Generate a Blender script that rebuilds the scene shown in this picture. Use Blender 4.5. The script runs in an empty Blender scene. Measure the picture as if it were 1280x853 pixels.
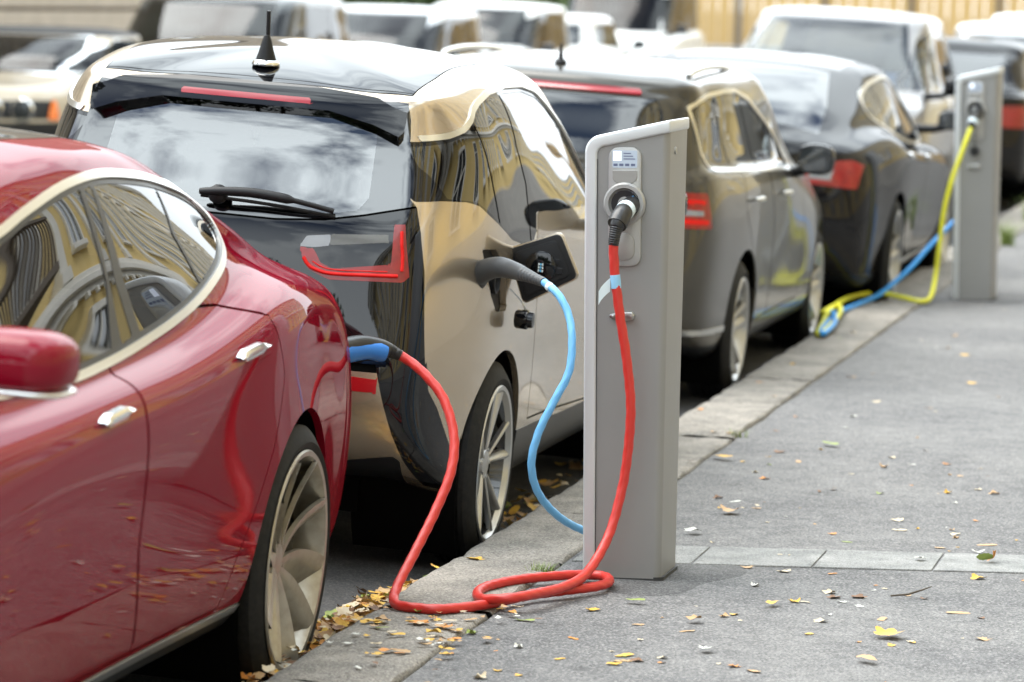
import bpy, bmesh, math, random
import numpy as np
from mathutils import Vector, Matrix
R_ = math.radians
SC = bpy.context.scene
COL = SC.collection
# ---------------------------------------------------------------- camera, sky, sun, exposure
cam_d = bpy.data.cameras.new("camera"); cam = bpy.data.objects.new("camera", cam_d); COL.objects.link(cam)
SC.camera = cam
cam_d.sensor_width = 36.0; cam_d.lens = 135.0; cam_d.clip_start = .1; cam_d.clip_end = 2000
cam.matrix_world = Matrix(((0.9781210,-0.0457906,0.2029349,0.0000000),(0.2061701,0.0829759,-0.9749917,0.0000000),(0.0278068,0.9954990,0.0906011,1.8000000),(0.0000000,0.0000000,0.0000000,1.0000000)))
cam_d.dof.use_dof = True; cam_d.dof.focus_distance = 10.9; cam_d.dof.aperture_fstop = 4.0
wd = bpy.data.worlds.new("World"); SC.world = wd; wd.use_nodes = True
nt = wd.node_tree; nd = nt.nodes; lk = nt.links
SUN_EL, SUN_AZ = 62.0, 285.0          # azimuth measured from +Y clockwise
bg = nd['Background']; bg.inputs['Strength'].default_value = .10
sky = nd.new('ShaderNodeTexSky'); sky.sky_type = 'NISHITA'; sky.sun_disc = False
sky.sun_elevation = R_(SUN_EL); sky.sun_rotation = R_(SUN_AZ); sky.air_density = 1.0; sky.dust_density = 2.0
tc = nd.new('ShaderNodeTexCoord'); mp = nd.new('ShaderNodeMapping'); mp.inputs['Scale'].default_value = (1.6, 1.6, 3.0)
mp.inputs['Location'].default_value = (.35, .1, .2)
nz = nd.new('ShaderNodeTexNoise'); nz.inputs['Scale'].default_value = 1.5; nz.inputs['Detail'].default_value = 7; nz.inputs['Roughness'].default_value = .55
rp = nd.new('ShaderNodeValToRGB'); rp.color_ramp.elements[0].position = .40; rp.color_ramp.elements[1].position = .54
mixc = nd.new('ShaderNodeMix'); mixc.data_type = 'RGBA'
mixc.inputs[7].default_value = (18.5, 19.4, 20.0, 1)
lk.new(tc.outputs['Generated'], mp.inputs['Vector']); lk.new(mp.outputs['Vector'], nz.inputs['Vector'])
# cloud cover closes up towards the horizon
sxyz = nd.new('ShaderNodeSeparateXYZ'); mr = nd.new('ShaderNodeMapRange'); mx = nd.new('ShaderNodeMath'); mx.operation = 'MAXIMUM'
mr.inputs[1].default_value = .22; mr.inputs[2].default_value = .60; mr.inputs[3].default_value = 1; mr.inputs[4].default_value = 0
lk.new(tc.outputs['Generated'], sxyz.inputs[0]); lk.new(sxyz.outputs['Z'], mr.inputs[0]); lk.new(mr.outputs[0], mx.inputs[0])
lk.new(nz.outputs['Fac'], rp.inputs['Fac']); lk.new(rp.outputs['Color'], mx.inputs[1]); lk.new(mx.outputs[0], mixc.inputs[0])
lk.new(sky.outputs['Color'], mixc.inputs[6]); lk.new(mixc.outputs[2], bg.inputs['Color'])
# overcast skies are brightest overhead
cl = nd.new('ShaderNodeMix'); cl.data_type = 'RGBA'; cl.inputs[6].default_value = (11.2, 11.9, 12.4, 1); cl.inputs[7].default_value = (22.4, 24.8, 26.0, 1)
sx0 = nd.new('ShaderNodeSeparateXYZ'); lk.new(tc.outputs['Generated'], sx0.inputs[0]); lk.new(sx0.outputs['Z'], cl.inputs[0]); lk.new(cl.outputs[2], mixc.inputs[7])
sun_d = bpy.data.lights.new("sun", 'SUN'); sun_d.energy = 1.3; sun_d.angle = R_(45); sun_d.color = (1, .95, .88)
sun = bpy.data.objects.new("sun", sun_d); COL.objects.link(sun)
a_ = R_(SUN_AZ); e_ = R_(SUN_EL)
sun.rotation_euler = Vector((math.sin(a_)*math.cos(e_), math.cos(a_)*math.cos(e_), math.sin(e_))).to_track_quat('Z', 'Y').to_euler()
vs = SC.view_settings; vs.view_transform = 'Standard'; vs.look = 'None'; vs.gamma = 1; vs.use_curve_mapping = False
vs.exposure = 1.28
SC.cycles.max_bounces = 10; SC.cycles.transparent_max_bounces = 12; SC.cycles.use_denoising = True
SC.cycles.sample_clamp_indirect = 8
RED_LOC = (-3.47, 10.46, .05); I3_LOC = (-3.27, 11.03, .045); WAG_LOC = (-3.34, 16.14, .045); T2_LOC = (-3.30, 20.80, .045); OLD_LOC = (-11.6, 36.0, .0)
#<shell>
# ---------------------------------------------------------------- surface tools (numpy)
def bsp_basis(u):
    return np.stack([(1-u)**3, 3*u**3-6*u**2+4, -3*u**3+3*u**2+3*u+1, u**3], -1)/6.0
def bsp_eval(Cp, n, gs, ge):
    """uniform cubic B-spline along axis 0; gs / ge are the ghost rows"""
    A = np.concatenate([gs[None], Cp, ge[None]], 0)
    m = len(Cp)-1
    t = np.linspace(0, m, n); k = np.minimum(t.astype(int), m-1); B = bsp_basis(t-k)
    sh = (n,)+(1,)*(A.ndim-1)
    return sum(B[:, i].reshape(sh)*A[k+i] for i in range(4))
FL = np.array([-1., 1., 1.])
def net_surface(net, nr, ns, alpha=0.75):
    """net[ring, station, xyz] of the half body (x>=0) -> smooth half surface"""
    net = np.array(net, float)
    def ev(Cn, a, b):
        r = bsp_eval(Cn, a, 2*Cn[0]-Cn[1], Cn[-2]*FL)
        r = np.swapaxes(r, 0, 1)
        r = bsp_eval(r, b, r[1]*FL, r[-2]*FL)
        return np.swapaxes(r, 0, 1)
    Cn = net.copy()
    for it in range(2):
        Cn = Cn + alpha*(net - ev(Cn, net.shape[0], net.shape[1]))
        Cn[:, 0, 0] = 0; Cn[:, -1, 0] = 0; Cn[-1, :, 0] = 0
    return ev(Cn, nr, ns)
def ip(tab, l, c):
    a = np.array(tab, float)
    return np.interp(l, a[:, 0], a[:, c])
FR = [0.0, .09, .2, .32, .44, .56, .68, .8, .91, 1.0]
def car_net(rings):
    net = []
    for r in rings:
        xr, zr, wr, br = r['r']; xf, zf, wf, bf = r['f']; s = r['s']
        l0, l1 = xr+br, xf-bf
        row = [(0, xr, zr), (.5*wr, xr+.10*br, zr), (.85*wr, xr+.42*br, zr)]
        for k, f in enumerate(FR):
            l = l0+(l1-l0)*f
            row.append((ip(s, l, 1), l, ip(s, l, 2)))
        row += [(.85*wf, xf-.42*bf, zf), (.5*wf, xf-.10*bf, zf), (0, xf, zf)]
        net.append(row)
    return np.array(net, float)
class Shell:
    def __init__(s, P, N, T, lab):
        s.P, s.N, s.T, s.lab = P, N, T, lab
    def cut(s, f):
        v = f(s.P); v = np.where(np.abs(v) < 2e-5, 2e-5, v)
        g = v > 0; tg = g[s.T]; mix = tg.any(1) & ~tg.all(1)
        if not mix.any(): return
        T = s.T[mix]; L = s.lab[mix]; tg = tg[mix]
        lone = np.where((tg.sum(1) == 1)[:, None], tg, ~tg).argmax(1)
        r = np.arange(len(T)); a = T[r, lone]; b = T[r, (lone+1) % 3]; c = T[r, (lone+2) % 3]
        e = np.concatenate([np.stack([a, b], 1), np.stack([a, c], 1)]); e.sort(1)
        u, inv = np.unique(e, axis=0, return_inverse=True); inv = inv.ravel()
        t = (v[u[:, 0]]/(v[u[:, 0]]-v[u[:, 1]]))[:, None]
        n0 = len(s.P)
        s.P = np.concatenate([s.P, s.P[u[:, 0]]*(1-t)+s.P[u[:, 1]]*t])
        nn = s.N[u[:, 0]]*(1-t)+s.N[u[:, 1]]*t
        s.N = np.concatenate([s.N, nn/np.linalg.norm(nn, axis=1, keepdims=True)])
        ab = n0+inv[:len(T)]; ac = n0+inv[len(T):]
        nt = np.concatenate([np.stack([a, ab, ac], 1), np.stack([ab, b, c], 1), np.stack([ab, c, ac], 1)])
        s.T = np.concatenate([s.T[~mix], nt]); s.lab = np.concatenate([s.lab[~mix], L, L, L])
    def cen(s): return s.P[s.T].mean(1)
    def region(s, f, name, only=None):
        s.cut(f); m = f(s.cen()) < 0
        if only: m &= np.isin(s.lab, only)
        s.lab[m] = name
    def seam(s, f, w, inside, only, gapname='gap'):
        s.cut(lambda P: f(P)-w); s.cut(lambda P: f(P)+w)
        d = f(s.cen()); m = np.isin(s.lab, only)
        if inside: s.lab[m & (d < -w)] = inside
        s.lab[m & (np.abs(d) <= w)] = gapname
def make_shell(rings, nr=120, ns=200):
    H = net_surface(car_net(rings), nr, ns)
    du = np.gradient(H, axis=1); dv = np.gradient(H, axis=0)
    N = np.cross(du, dv); N /= (np.linalg.norm(N, axis=2, keepdims=True)+1e-12)
    # orient outwards on the right half
    mid = N[nr//4, ns//2]
    if mid[0] < 0: N = -N
    N[-1] = N[-2]; N[-1, :, 0] = 0; N[:, 0, 0] = 0; N[:, -1, 0] = 0
    N /= (np.linalg.norm(N, axis=2, keepdims=True)+1e-12)
    idx = np.arange(nr*ns).reshape(nr, ns)
    q = np.stack([idx[:-1, :-1], idx[:-1, 1:], idx[1:, 1:], idx[1:, :-1]], -1).reshape(-1, 4)
    T = np.concatenate([q[:, [0, 1, 2]], q[:, [0, 2, 3]]])
    P = H.reshape(-1, 3); Nn = N.reshape(-1, 3)
    # winding to match normals
    fn = np.cross(P[T[:, 1]]-P[T[:, 0]], P[T[:, 2]]-P[T[:, 0]])
    if (fn*Nn[T[:, 0]]).sum() < 0: T = T[:, ::-1]
    # mirror, welding the centre line
    n = len(P); cen = np.zeros((nr, ns), bool); cen[:, 0] = cen[:, -1] = True; cen[-1] = True
    cf = cen.ravel(); P[cf, 0] = 0
    mp = np.where(cf, np.arange(n), n+np.cumsum(~cf)-1)
    P2 = np.concatenate([P, P[~cf]*FL]); N2 = np.concatenate([Nn, Nn[~cf]*FL])
    T2 = np.concatenate([T, mp[T][:, ::-1]])
    a = np.linalg.norm(np.cross(P2[T2[:, 1]]-P2[T2[:, 0]], P2[T2[:, 2]]-P2[T2[:, 0]]), axis=1)
    T2 = T2[a > 1e-9]
    return Shell(P2, N2, T2, np.full(len(T2), 'body', dtype='U40'))
def catmull(pts, n=8, closed=True):
    p = np.array(pts, float); m = len(p); out = []
    for i in range(m if closed else m-1):
        if closed: a, b, c, d = p[(i-1) % m], p[i], p[(i+1) % m], p[(i+2) % m]
        else: a, b, c, d = p[max(i-1, 0)], p[i], p[i+1], p[min(i+2, m-1)]
        for t in np.linspace(0, 1, n, endpoint=False):
            out.append(.5*((2*b)+(-a+c)*t+(2*a-5*b+4*c-d)*t*t+(-a+3*b-3*c+d)*t**3))
    if not closed: out.append(p[-1])
    return np.array(out)
def sdf2(Q, poly):
    """signed distance to a closed polygon (negative inside)"""
    a = poly; b = np.roll(poly, -1, 0); d2 = np.full(len(Q), 1e9); ins = np.zeros(len(Q), bool)
    for p, q in zip(a, b):
        e = q-p; w = Q-p; t = np.clip((w@e)/max(e@e, 1e-12), 0, 1)
        d2 = np.minimum(d2, ((w-t[:, None]*e)**2).sum(1))
        c = (p[1] > Q[:, 1]) != (q[1] > Q[:, 1])
        if c.any():
            xx = p[0]+(Q[:, 1]-p[1])*(q[0]-p[0])/((q[1]-p[1]) if q[1] != p[1] else 1e-9)
            ins ^= c & (Q[:, 0] < xx)
    return np.where(ins, -1, 1)*np.sqrt(d2)
def side(poly, vmin=.3, vmax=9, sgn=0, grow=0.0, smooth=8):
    """implicit function: polygon in (length, height), seen from the side"""
    pl = catmull(poly, smooth) if smooth else np.array(poly, float)
    def f(P):
        d = sdf2(P[:, 1:3], pl)-grow
        ax = np.abs(P[:, 0]) if sgn == 0 else P[:, 0]*sgn
        return np.maximum(np.maximum(d, vmin-ax), ax-vmax)
    return f
def face(poly, lmin=-9, lmax=9, mirror=True, grow=0.0, smooth=0):
    """implicit function: polygon in (across, height), seen from front or rear"""
    pl = catmull(poly, smooth) if smooth else np.array(poly, float)
    if mirror: pl = np.where((pl[:, :1] == 0) & np.array([[True, False]]), -.5, pl)
    def f(P):
        Q = P[:, [0, 2]].copy()
        if mirror: Q[:, 0] = np.abs(Q[:, 0])
        return np.maximum(np.maximum(sdf2(Q, pl)-grow, lmin-P[:, 1]), P[:, 1]-lmax)
    return f
def top(poly, zmin, mirror=True, smooth=0, grow=0.0):
    pl = catmull(poly, smooth) if smooth else np.array(poly, float)
    if mirror: pl = np.where((pl[:, :1] == 0) & np.array([[True, False]]), -.5, pl)
    def f(P):
        Q = P[:, :2].copy()
        if mirror: Q[:, 0] = np.abs(Q[:, 0])
        return np.maximum(sdf2(Q, pl)-grow, zmin-P[:, 2])
    return f
def arch(l, z, r, vmin=.4):
    def f(P): return np.maximum(np.hypot(P[:, 1]-l, P[:, 2]-z)-r, vmin-np.abs(P[:, 0]))
    return f
def below(pts, vmin=0.0):
    a = np.array(pts, float)
    def f(P): return np.maximum(P[:, 2]-np.interp(P[:, 1], a[:, 0], a[:, 1]), vmin-np.abs(P[:, 0]))
    return f

# ---------------------------------------------------------------- body shapes
def fastback_rings():
    D = dict
    return [
     D(r=(.35,.22,.70,.25), s=[(.3,.70,.19),(1,.80,.19),(4,.80,.19),(4.8,.70,.19)], f=(4.65,.20,.6,.3)),
     D(r=(.12,.30,.78,.20), s=[(.25,.82,.25),(.9,.90,.24),(2.5,.885,.25),(4,.90,.24),(4.8,.78,.24)], f=(4.88,.24,.62,.4)),
     D(r=(.02,.45,.81,.19), s=[(.22,.85,.40),(1.1,.955,.40),(2,.925,.40),(3,.925,.40),(4,.95,.40),(4.7,.80,.40)], f=(4.97,.42,.62,.5)),
     D(r=(.00,.62,.815,.20), s=[(.22,.86,.60),(1.1,.965,.60),(2,.94,.58),(3,.94,.58),(4,.96,.58),(4.7,.80,.55)], f=(4.95,.56,.60,.52)),
     D(r=(.02,.80,.80,.22), s=[(.26,.85,.80),(.8,.92,.80),(1.2,.96,.80),(2,.955,.77),(3,.95,.75),(4,.945,.72),(4.6,.78,.66)], f=(4.88,.66,.56,.55)),
     D(r=(.04,.93,.755,.23), s=[(.3,.81,.93),(.8,.895,.975),(1.2,.93,.98),(2,.94,.905),(3,.93,.865),(4,.91,.82),(4.55,.74,.74)], f=(4.78,.73,.52,.55)),
     D(r=(.07,1.00,.67,.26), s=[(.35,.74,1.00),(.8,.83,1.045),(1.2,.86,1.045),(1.6,.868,.985),(2,.872,.95),(3,.875,.905),(3.8,.85,.89),(4.4,.66,.82)], f=(4.55,.80,.46,.5)),
     D(r=(.22,1.05,.58,.30), s=[(.5,.66,1.055),(.9,.735,1.085),(1.3,.795,1.068),(1.6,.822,1.018),(2,.838,.976),(2.4,.844,.956),(3,.842,.938),(3.5,.80,.93),(4,.6,.9)], f=(4.0,.90,.55,.35)),
     D(r=(.48,1.15,.58,.34), s=[(.8,.665,1.14),(1.1,.70,1.16),(1.3,.735,1.158),(1.6,.7635,1.142),(2,.784,1.116),(2.4,.790,1.099),(3,.778,1.060),(3.4,.735,1.035)], f=(3.80,.985,.58,.33)),
     D(r=(.80,1.25,.56,.34), s=[(1.1,.635,1.23),(1.3,.668,1.237),(1.6,.70,1.251),(2,.724,1.25),(2.4,.727,1.236),(3,.70,1.183),(3.4,.66,1.12)], f=(3.45,1.14,.57,.30)),
     D(r=(1.15,1.345,.52,.34), s=[(1.45,.605,1.335),(1.8,.638,1.362),(2.2,.657,1.37),(2.6,.645,1.345),(3.1,.60,1.275)], f=(3.12,1.30,.53,.26)),
     D(r=(1.45,1.395,.46,.28), s=[(1.7,.53,1.395),(2.2,.565,1.405),(2.6,.54,1.39),(2.9,.5,1.36)], f=(2.92,1.375,.44,.22)),
     D(r=(1.85,1.43,.26,.2), s=[(2.0,.3,1.43),(2.4,.3,1.435),(2.7,.3,1.415)], f=(2.75,1.41,.24,.15)),
     D(r=(2.05,1.443,0,.1), s=[(2.1,0,1.443),(2.6,0,1.435)], f=(2.65,1.43,0,.1)),
    ]
def city_rings():
    D = dict
    return [
     D(r=(.40,.26,.60,.2), s=[(.5,.62,.22),(1.2,.66,.20),(3,.66,.20),(3.8,.62,.2)], f=(3.7,.22,.5,.3)),
     D(r=(.12,.33,.62,.16), s=[(.3,.70,.28),(.62,.735,.27),(1.5,.72,.27),(3.2,.745,.27),(3.8,.6,.27)], f=(3.93,.28,.5,.35)),
     D(r=(.01,.50,.615,.12), s=[(.13,.63,.50),(.30,.715,.48),(.62,.765,.45),(1.6,.735,.42),(3.2,.77,.42),(3.8,.6,.42)], f=(4.0,.45,.5,.4)),
     D(r=(.015,.68,.62,.11), s=[(.12,.635,.68),(.30,.725,.66),(.62,.768,.64),(1.6,.745,.6),(3.2,.77,.58),(3.8,.58,.55)], f=(3.97,.58,.5,.4)),
     D(r=(.045,.88,.605,.12), s=[(.16,.63,.88),(.34,.72,.86),(.65,.757,.84),(1.6,.75,.78),(3.2,.755,.74),(3.7,.6,.7)], f=(3.88,.72,.48,.4)),
     D(r=(.075,1.02,.60,.12), s=[(.19,.62,1.03),(.36,.712,1.02),(.7,.745,.98),(1.6,.745,.93),(3,.735,.9),(3.5,.62,.86)], f=(3.66,.82,.46,.35)),
     D(r=(.105,1.10,.585,.12), s=[(.22,.61,1.12),(.38,.70,1.13),(.8,.73,1.09),(1.6,.725,1.05),(2.7,.70,1.01),(3.2,.60,.96)], f=(3.4,.92,.48,.3)),
     D(r=(.165,1.20,.565,.11), s=[(.28,.595,1.22),(.44,.69,1.23),(.9,.71,1.21),(1.6,.695,1.18),(2.4,.665,1.14),(2.9,.58,1.07)], f=(3.12,1.02,.50,.28)),
     D(r=(.225,1.305,.545,.10), s=[(.33,.57,1.325),(.52,.665,1.35),(1,.68,1.35),(1.7,.645,1.33),(2.3,.61,1.28),(2.6,.55,1.21)], f=(2.80,1.16,.50,.26)),
     D(r=(.26,1.39,.52,.09), s=[(.35,.55,1.43),(.6,.615,1.46),(1,.62,1.468),(1.7,.59,1.46),(2.15,.55,1.415),(2.4,.50,1.35)], f=(2.56,1.32,.46,.24)),
     D(r=(.285,1.44,.485,.08), s=[(.37,.51,1.46),(.65,.55,1.515),(1,.55,1.532),(1.7,.53,1.525),(2.05,.50,1.485),(2.25,.45,1.435)], f=(2.37,1.425,.41,.2)),
     D(r=(.38,1.48,.36,.08), s=[(.46,.39,1.50),(.8,.43,1.548),(1.2,.43,1.56),(1.6,.41,1.55),(1.9,.38,1.52),(2.1,.35,1.48)], f=(2.14,1.49,.31,.14)),
     D(r=(.55,1.525,.2,.08), s=[(.65,.23,1.54),(1,.24,1.572),(1.5,.24,1.572),(1.85,.22,1.545)], f=(1.96,1.535,.18,.1)),
     D(r=(.75,1.56,0,.05), s=[(.8,0,1.563),(1.2,0,1.58),(1.6,0,1.575)], f=(1.82,1.555,0,.05)),
    ]
def box_rings(L=4.3, W=.86, H=1.48, belt=(.98,.95,.92), hood=.90, nose=.62, cowl=(1.12,.98), wtop=1.95, rtop=.28, rbase=.10, deck=None, tum=.12, rear_z=None, flat=1.0):
    """hatchback / estate / van / saloon; cowl=(distance from front,height), wtop=distance of windscreen top from front,
    rtop / rbase=distance of top / base of rear screen from the rear, deck=(z) for a boot lid"""
    D = dict; br = .22; bf = .38
    bz = lambda l: np.interp(l, [0, L*.5, L], belt)
    xc = L-cowl[0]; zc = cowl[1]; xt = L-wtop; rw = W-tum
    rb = belt[0] if deck is None else deck
    S = lambda *a: [(l, w, z) for l, w, z in a]
    g0, g1 = (rbase, rtop)
    def mix(a, b, t): return a+(b-a)*t
    R = [
     D(r=(.35,.24,W*.8,.2), s=S((.3,W*.78,.2),(1,W*.86,.19),(L-1,W*.86,.19),(L-.3,W*.78,.2)), f=(L-.3,.22,W*.7,.3)),
     D(r=(.06,.32,W*.84,br), s=S((.25,W*.88,.27),(.8,W*.965,.25),(L-.9,W*.965,.25),(L-.3,W*.86,.27)), f=(L-.04,.26,W*.7,bf)),
     D(r=(.0,.50,W*.86,br), s=S((.25,W*.9,.45),(.8,W,.42),(L/2,W*.985,.42),(L-.9,W,.42),(L-.3,W*.88,.45)), f=(L,.44,W*.7,bf)),
     D(r=(.02,.68,W*.86,br), s=S((.25,W*.9,.66),(.8,W,.63),(L/2,W*.99,.6),(L-.9,W,.6),(L-.3,W*.87,.58)), f=(L-.03,nose-.04,W*.68,bf)),
     D(r=(.05,.82,W*.84,br), s=S((.3,W*.9,.82),(.8,W*.985,.8),(L/2,W*.99,.77),(L-.9,W*.98,.73),(L-.35,W*.84,nose+.04)), f=(L-.10,nose+.04,W*.64,bf)),
     D(r=(.08,rb-.05,W*.80,br), s=S((.3,W*.87,bz(.3)-.06),(.8,W*.95,bz(.8)-.06),(L/2,W*.97,bz(L/2)-.06),(L-1,W*.94,hood-.09),(L-.4,W*.8,nose+.12)), f=(L-.2,nose+.14,W*.6,bf)),
     D(r=(max(.10,0 if deck is None else .12),rb,W*.76,br), s=S((.35,W*.84,bz(.35) if deck is None else rb),(.8,W*.91,bz(.8)),(L/2,W*.935,bz(L/2)),(L-1.1,W*.88,hood),(L-.5,W*.7,nose+.20)), f=(L-.45,mix(nose,hood,.75),W*.6,bf)),
     D(r=(g0,rb+.03,W*.74,br*.9), s=S((g0+.3,W*.80,bz(.4)+.03),(g0+.7,W*.87,bz(.8)+.03),(L/2,W*.895,bz(L/2)+.03),(xc-.2,W*.86,bz(xc)+.03),(xc,W*.8,zc)), f=(xc+.12,zc-.03,W*.74,.3)),
     D(r=(mix(g0,g1,.3),mix(rb,H,.3),mix(W*.74,rw*.9,.3),br*.85), s=S((g0+.3,mix(W*.80,rw*.93,.3),mix(bz(.4),H-.1,.33)),(g0+.8,mix(W*.87,rw,.33),mix(bz(.8),H-.09,.33)),(L/2,mix(W*.895,rw*1.02,.33),mix(bz(L/2),H-.09,.33)),(xc-.2,mix(W*.83,rw*.98,.33),mix(bz(xc),H-.10,.33)-.02)), f=(mix(xc,xt,.28)+.08,mix(zc,H-.05,.30),mix(W*.72,rw*.93,.3),.26)),
     D(r=(mix(g0,g1,.66),mix(rb,H,.66),mix(W*.74,rw*.9,.66),br*.8), s=S((g1+.2,mix(W*.80,rw*.93,.7),mix(bz(.4),H-.1,.68)),(g1+.7,mix(W*.87,rw,.7),mix(bz(.8),H-.09,.7)),(L/2,mix(W*.895,rw*1.02,.7),mix(bz(L/2),H-.09,.7)),(xt+.3,mix(W*.83,rw*.98,.7),mix(bz(xc),H-.10,.68)-.03)), f=(mix(xc,xt,.64)+.06,mix(zc,H-.05,.66),mix(W*.72,rw*.93,.66),.22)),
     D(r=(mix(g0,g1,.92),H-.12*flat,rw*.88,br*.7), s=S((g1+.15,rw*.93,H-.12),(g1+.7,rw*.99,H-.095),(L/2,rw*1.0,H-.09),(xt-.1,rw*.96,H-.12)), f=(xt+.14,H-.10,rw*.9,.18)),
     D(r=(g1+.02,H-.06*flat,rw*.8,br*.6), s=S((g1+.2,rw*.85,H-.05),(g1+.8,rw*.90,H-.035),(L/2,rw*.9,H-.03),(xt-.2,rw*.86,H-.05)), f=(xt-.02,H-.055,rw*.76,.14)),
     D(r=(g1+.22,H-.02*flat,rw*.45,.1), s=S((g1+.4,rw*.48,H-.012),(L/2,rw*.5,H-.004),(xt-.3,rw*.46,H-.016)), f=(xt-.22,H-.02,rw*.4,.08)),
     D(r=(g1+.42,H-.008*flat,0,.05), s=S((g1+.5,0,H-.006),(L/2,0,H),(xt-.5,0,H-.008)), f=(xt-.42,H-.01,0,.05)),
    ]
    return R
def wagon_rings():
    return box_rings(L=4.45, W=.83, H=1.475, belt=(1.04,1.0,.93), hood=.92, nose=.64, cowl=(1.3,.985), wtop=2.25, rtop=.24, rbase=.10, tum=.17)
#</shell>
# ---------------------------------------------------------------- materials
MATS = {}
def mat(name, base=(.5, .5, .5), rough=.5, metal=0., coat=0., cr=.03, spec=.5, noise=None, bump=None, lining=False, emit=None, ior=1.5, flake=0.):
    """noise=(scale, second colour, detail, low, high); bump=(scale, strength, distance)"""
    m = bpy.data.materials.new(name); m.use_nodes = True; MATS[name] = m
    n = m.node_tree.nodes; l = m.node_tree.links; b = n['Principled BSDF']
    b.inputs['Base Color'].default_value = (*base, 1); b.inputs['Roughness'].default_value = rough; b.inputs['Metallic'].default_value = metal
    b.inputs['Coat Weight'].default_value = coat; b.inputs['Coat Roughness'].default_value = cr; b.inputs['Specular IOR Level'].default_value = spec
    b.inputs['IOR'].default_value = ior; b.inputs['Coat IOR'].default_value = 1.55
    co = n.new('ShaderNodeTexCoord')
    if noise:
        t = n.new('ShaderNodeTexNoise'); t.inputs['Scale'].default_value = noise[0]; t.inputs['Detail'].default_value = noise[2]
        r = n.new('ShaderNodeValToRGB'); r.color_ramp.elements[0].position = noise[3]; r.color_ramp.elements[1].position = noise[4]
        r.color_ramp.elements[0].color = (*base, 1); r.color_ramp.elements[1].color = (*noise[1], 1)
        l.new(co.outputs['Object'], t.inputs['Vector']); l.new(t.outputs['Fac'], r.inputs['Fac']); l.new(r.outputs['Color'], b.inputs['Base Color'])
    if bump:
        t = n.new('ShaderNodeTexNoise'); t.inputs['Scale'].default_value = bump[0]; t.inputs['Detail'].default_value = 4
        u = n.new('ShaderNodeBump'); u.inputs['Strength'].default_value = bump[1]; u.inputs['Distance'].default_value = bump[2]
        l.new(co.outputs['Object'], t.inputs['Vector']); l.new(t.outputs['Fac'], u.inputs['Height']); l.new(u.outputs['Normal'], b.inputs['Normal'])
    if emit:
        b.inputs['Emission Color'].default_value = (*emit[0], 1); b.inputs['Emission Strength'].default_value = emit[1]
    if lining:
        g = n.new('ShaderNodeNewGeometry'); d = n.new('ShaderNodeBsdfDiffuse'); d.inputs['Color'].default_value = (.012, .012, .013, 1)
        x = n.new('ShaderNodeMixShader'); l.new(g.outputs['Backfacing'], x.inputs[0]); l.new(b.outputs[0], x.inputs[1]); l.new(d.outputs[0], x.inputs[2])
        l.new(x.outputs[0], n['Material Output'].inputs['Surface'])
    return m
def paint(name, base, metal=.3, rough=.35, coat=.7, spec=.1):
    m = mat(name, base, rough, metal, coat=coat, cr=.02, lining=True, spec=spec)
    n = m.node_tree.nodes; l = m.node_tree.links; b = n['Principled BSDF']
    # road film: thin dust on the lowest part of the body, patchy
    co = n.new('ShaderNodeTexCoord'); sp = n.new('ShaderNodeSeparateXYZ'); t = n.new('ShaderNodeTexNoise'); t.inputs['Scale'].default_value = 14; t.inputs['Detail'].default_value = 8
    mr = n.new('ShaderNodeMapRange'); mr.inputs[1].default_value = .62; mr.inputs[2].default_value = .26; mr.inputs[3].default_value = 0; mr.inputs[4].default_value = .16
    mu = n.new('ShaderNodeMath'); mu.operation = 'MULTIPLY'; ad = n.new('ShaderNodeMath'); ad.operation = 'MULTIPLY_ADD'; ad.inputs[1].default_value = .015; ad.inputs[2].default_value = 0
    l.new(co.outputs['Object'], sp.inputs[0]); l.new(sp.outputs['Z'], mr.inputs[0]); l.new(co.outputs['Object'], t.inputs['Vector']); l.new(t.outputs['Fac'], mu.inputs[0]); l.new(mr.outputs[0], mu.inputs[1])
    l.new(t.outputs['Fac'], ad.inputs[0]); su = n.new('ShaderNodeMath'); su.operation = 'ADD'; l.new(mu.outputs[0], su.inputs[0]); l.new(ad.outputs[0], su.inputs[1])
    x = n.new('ShaderNodeMix'); x.data_type = 'RGBA'; x.inputs[6].default_value = (*base, 1); x.inputs[7].default_value = (.20, .175, .145, 1); l.new(su.outputs[0], x.inputs[0]); l.new(x.outputs[2], b.inputs['Base Color'])
    cr = n.new('ShaderNodeMath'); cr.operation = 'MULTIPLY_ADD'; cr.inputs[1].default_value = .12; cr.inputs[2].default_value = .004; l.new(su.outputs[0], cr.inputs[0]); l.new(cr.outputs[0], b.inputs['Coat Roughness'])
    # faint orange peel
    p = n.new('ShaderNodeTexNoise'); p.inputs['Scale'].default_value = 260; p.inputs['Detail'].default_value = 1; u = n.new('ShaderNodeBump'); u.inputs['Strength'].default_value = .01; u.inputs['Distance'].default_value = .001
    l.new(co.outputs['Object'], p.inputs['Vector']); l.new(p.outputs['Fac'], u.inputs['Height']); l.new(u.outputs['Normal'], b.inputs['Coat Normal'])
    return m
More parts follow.
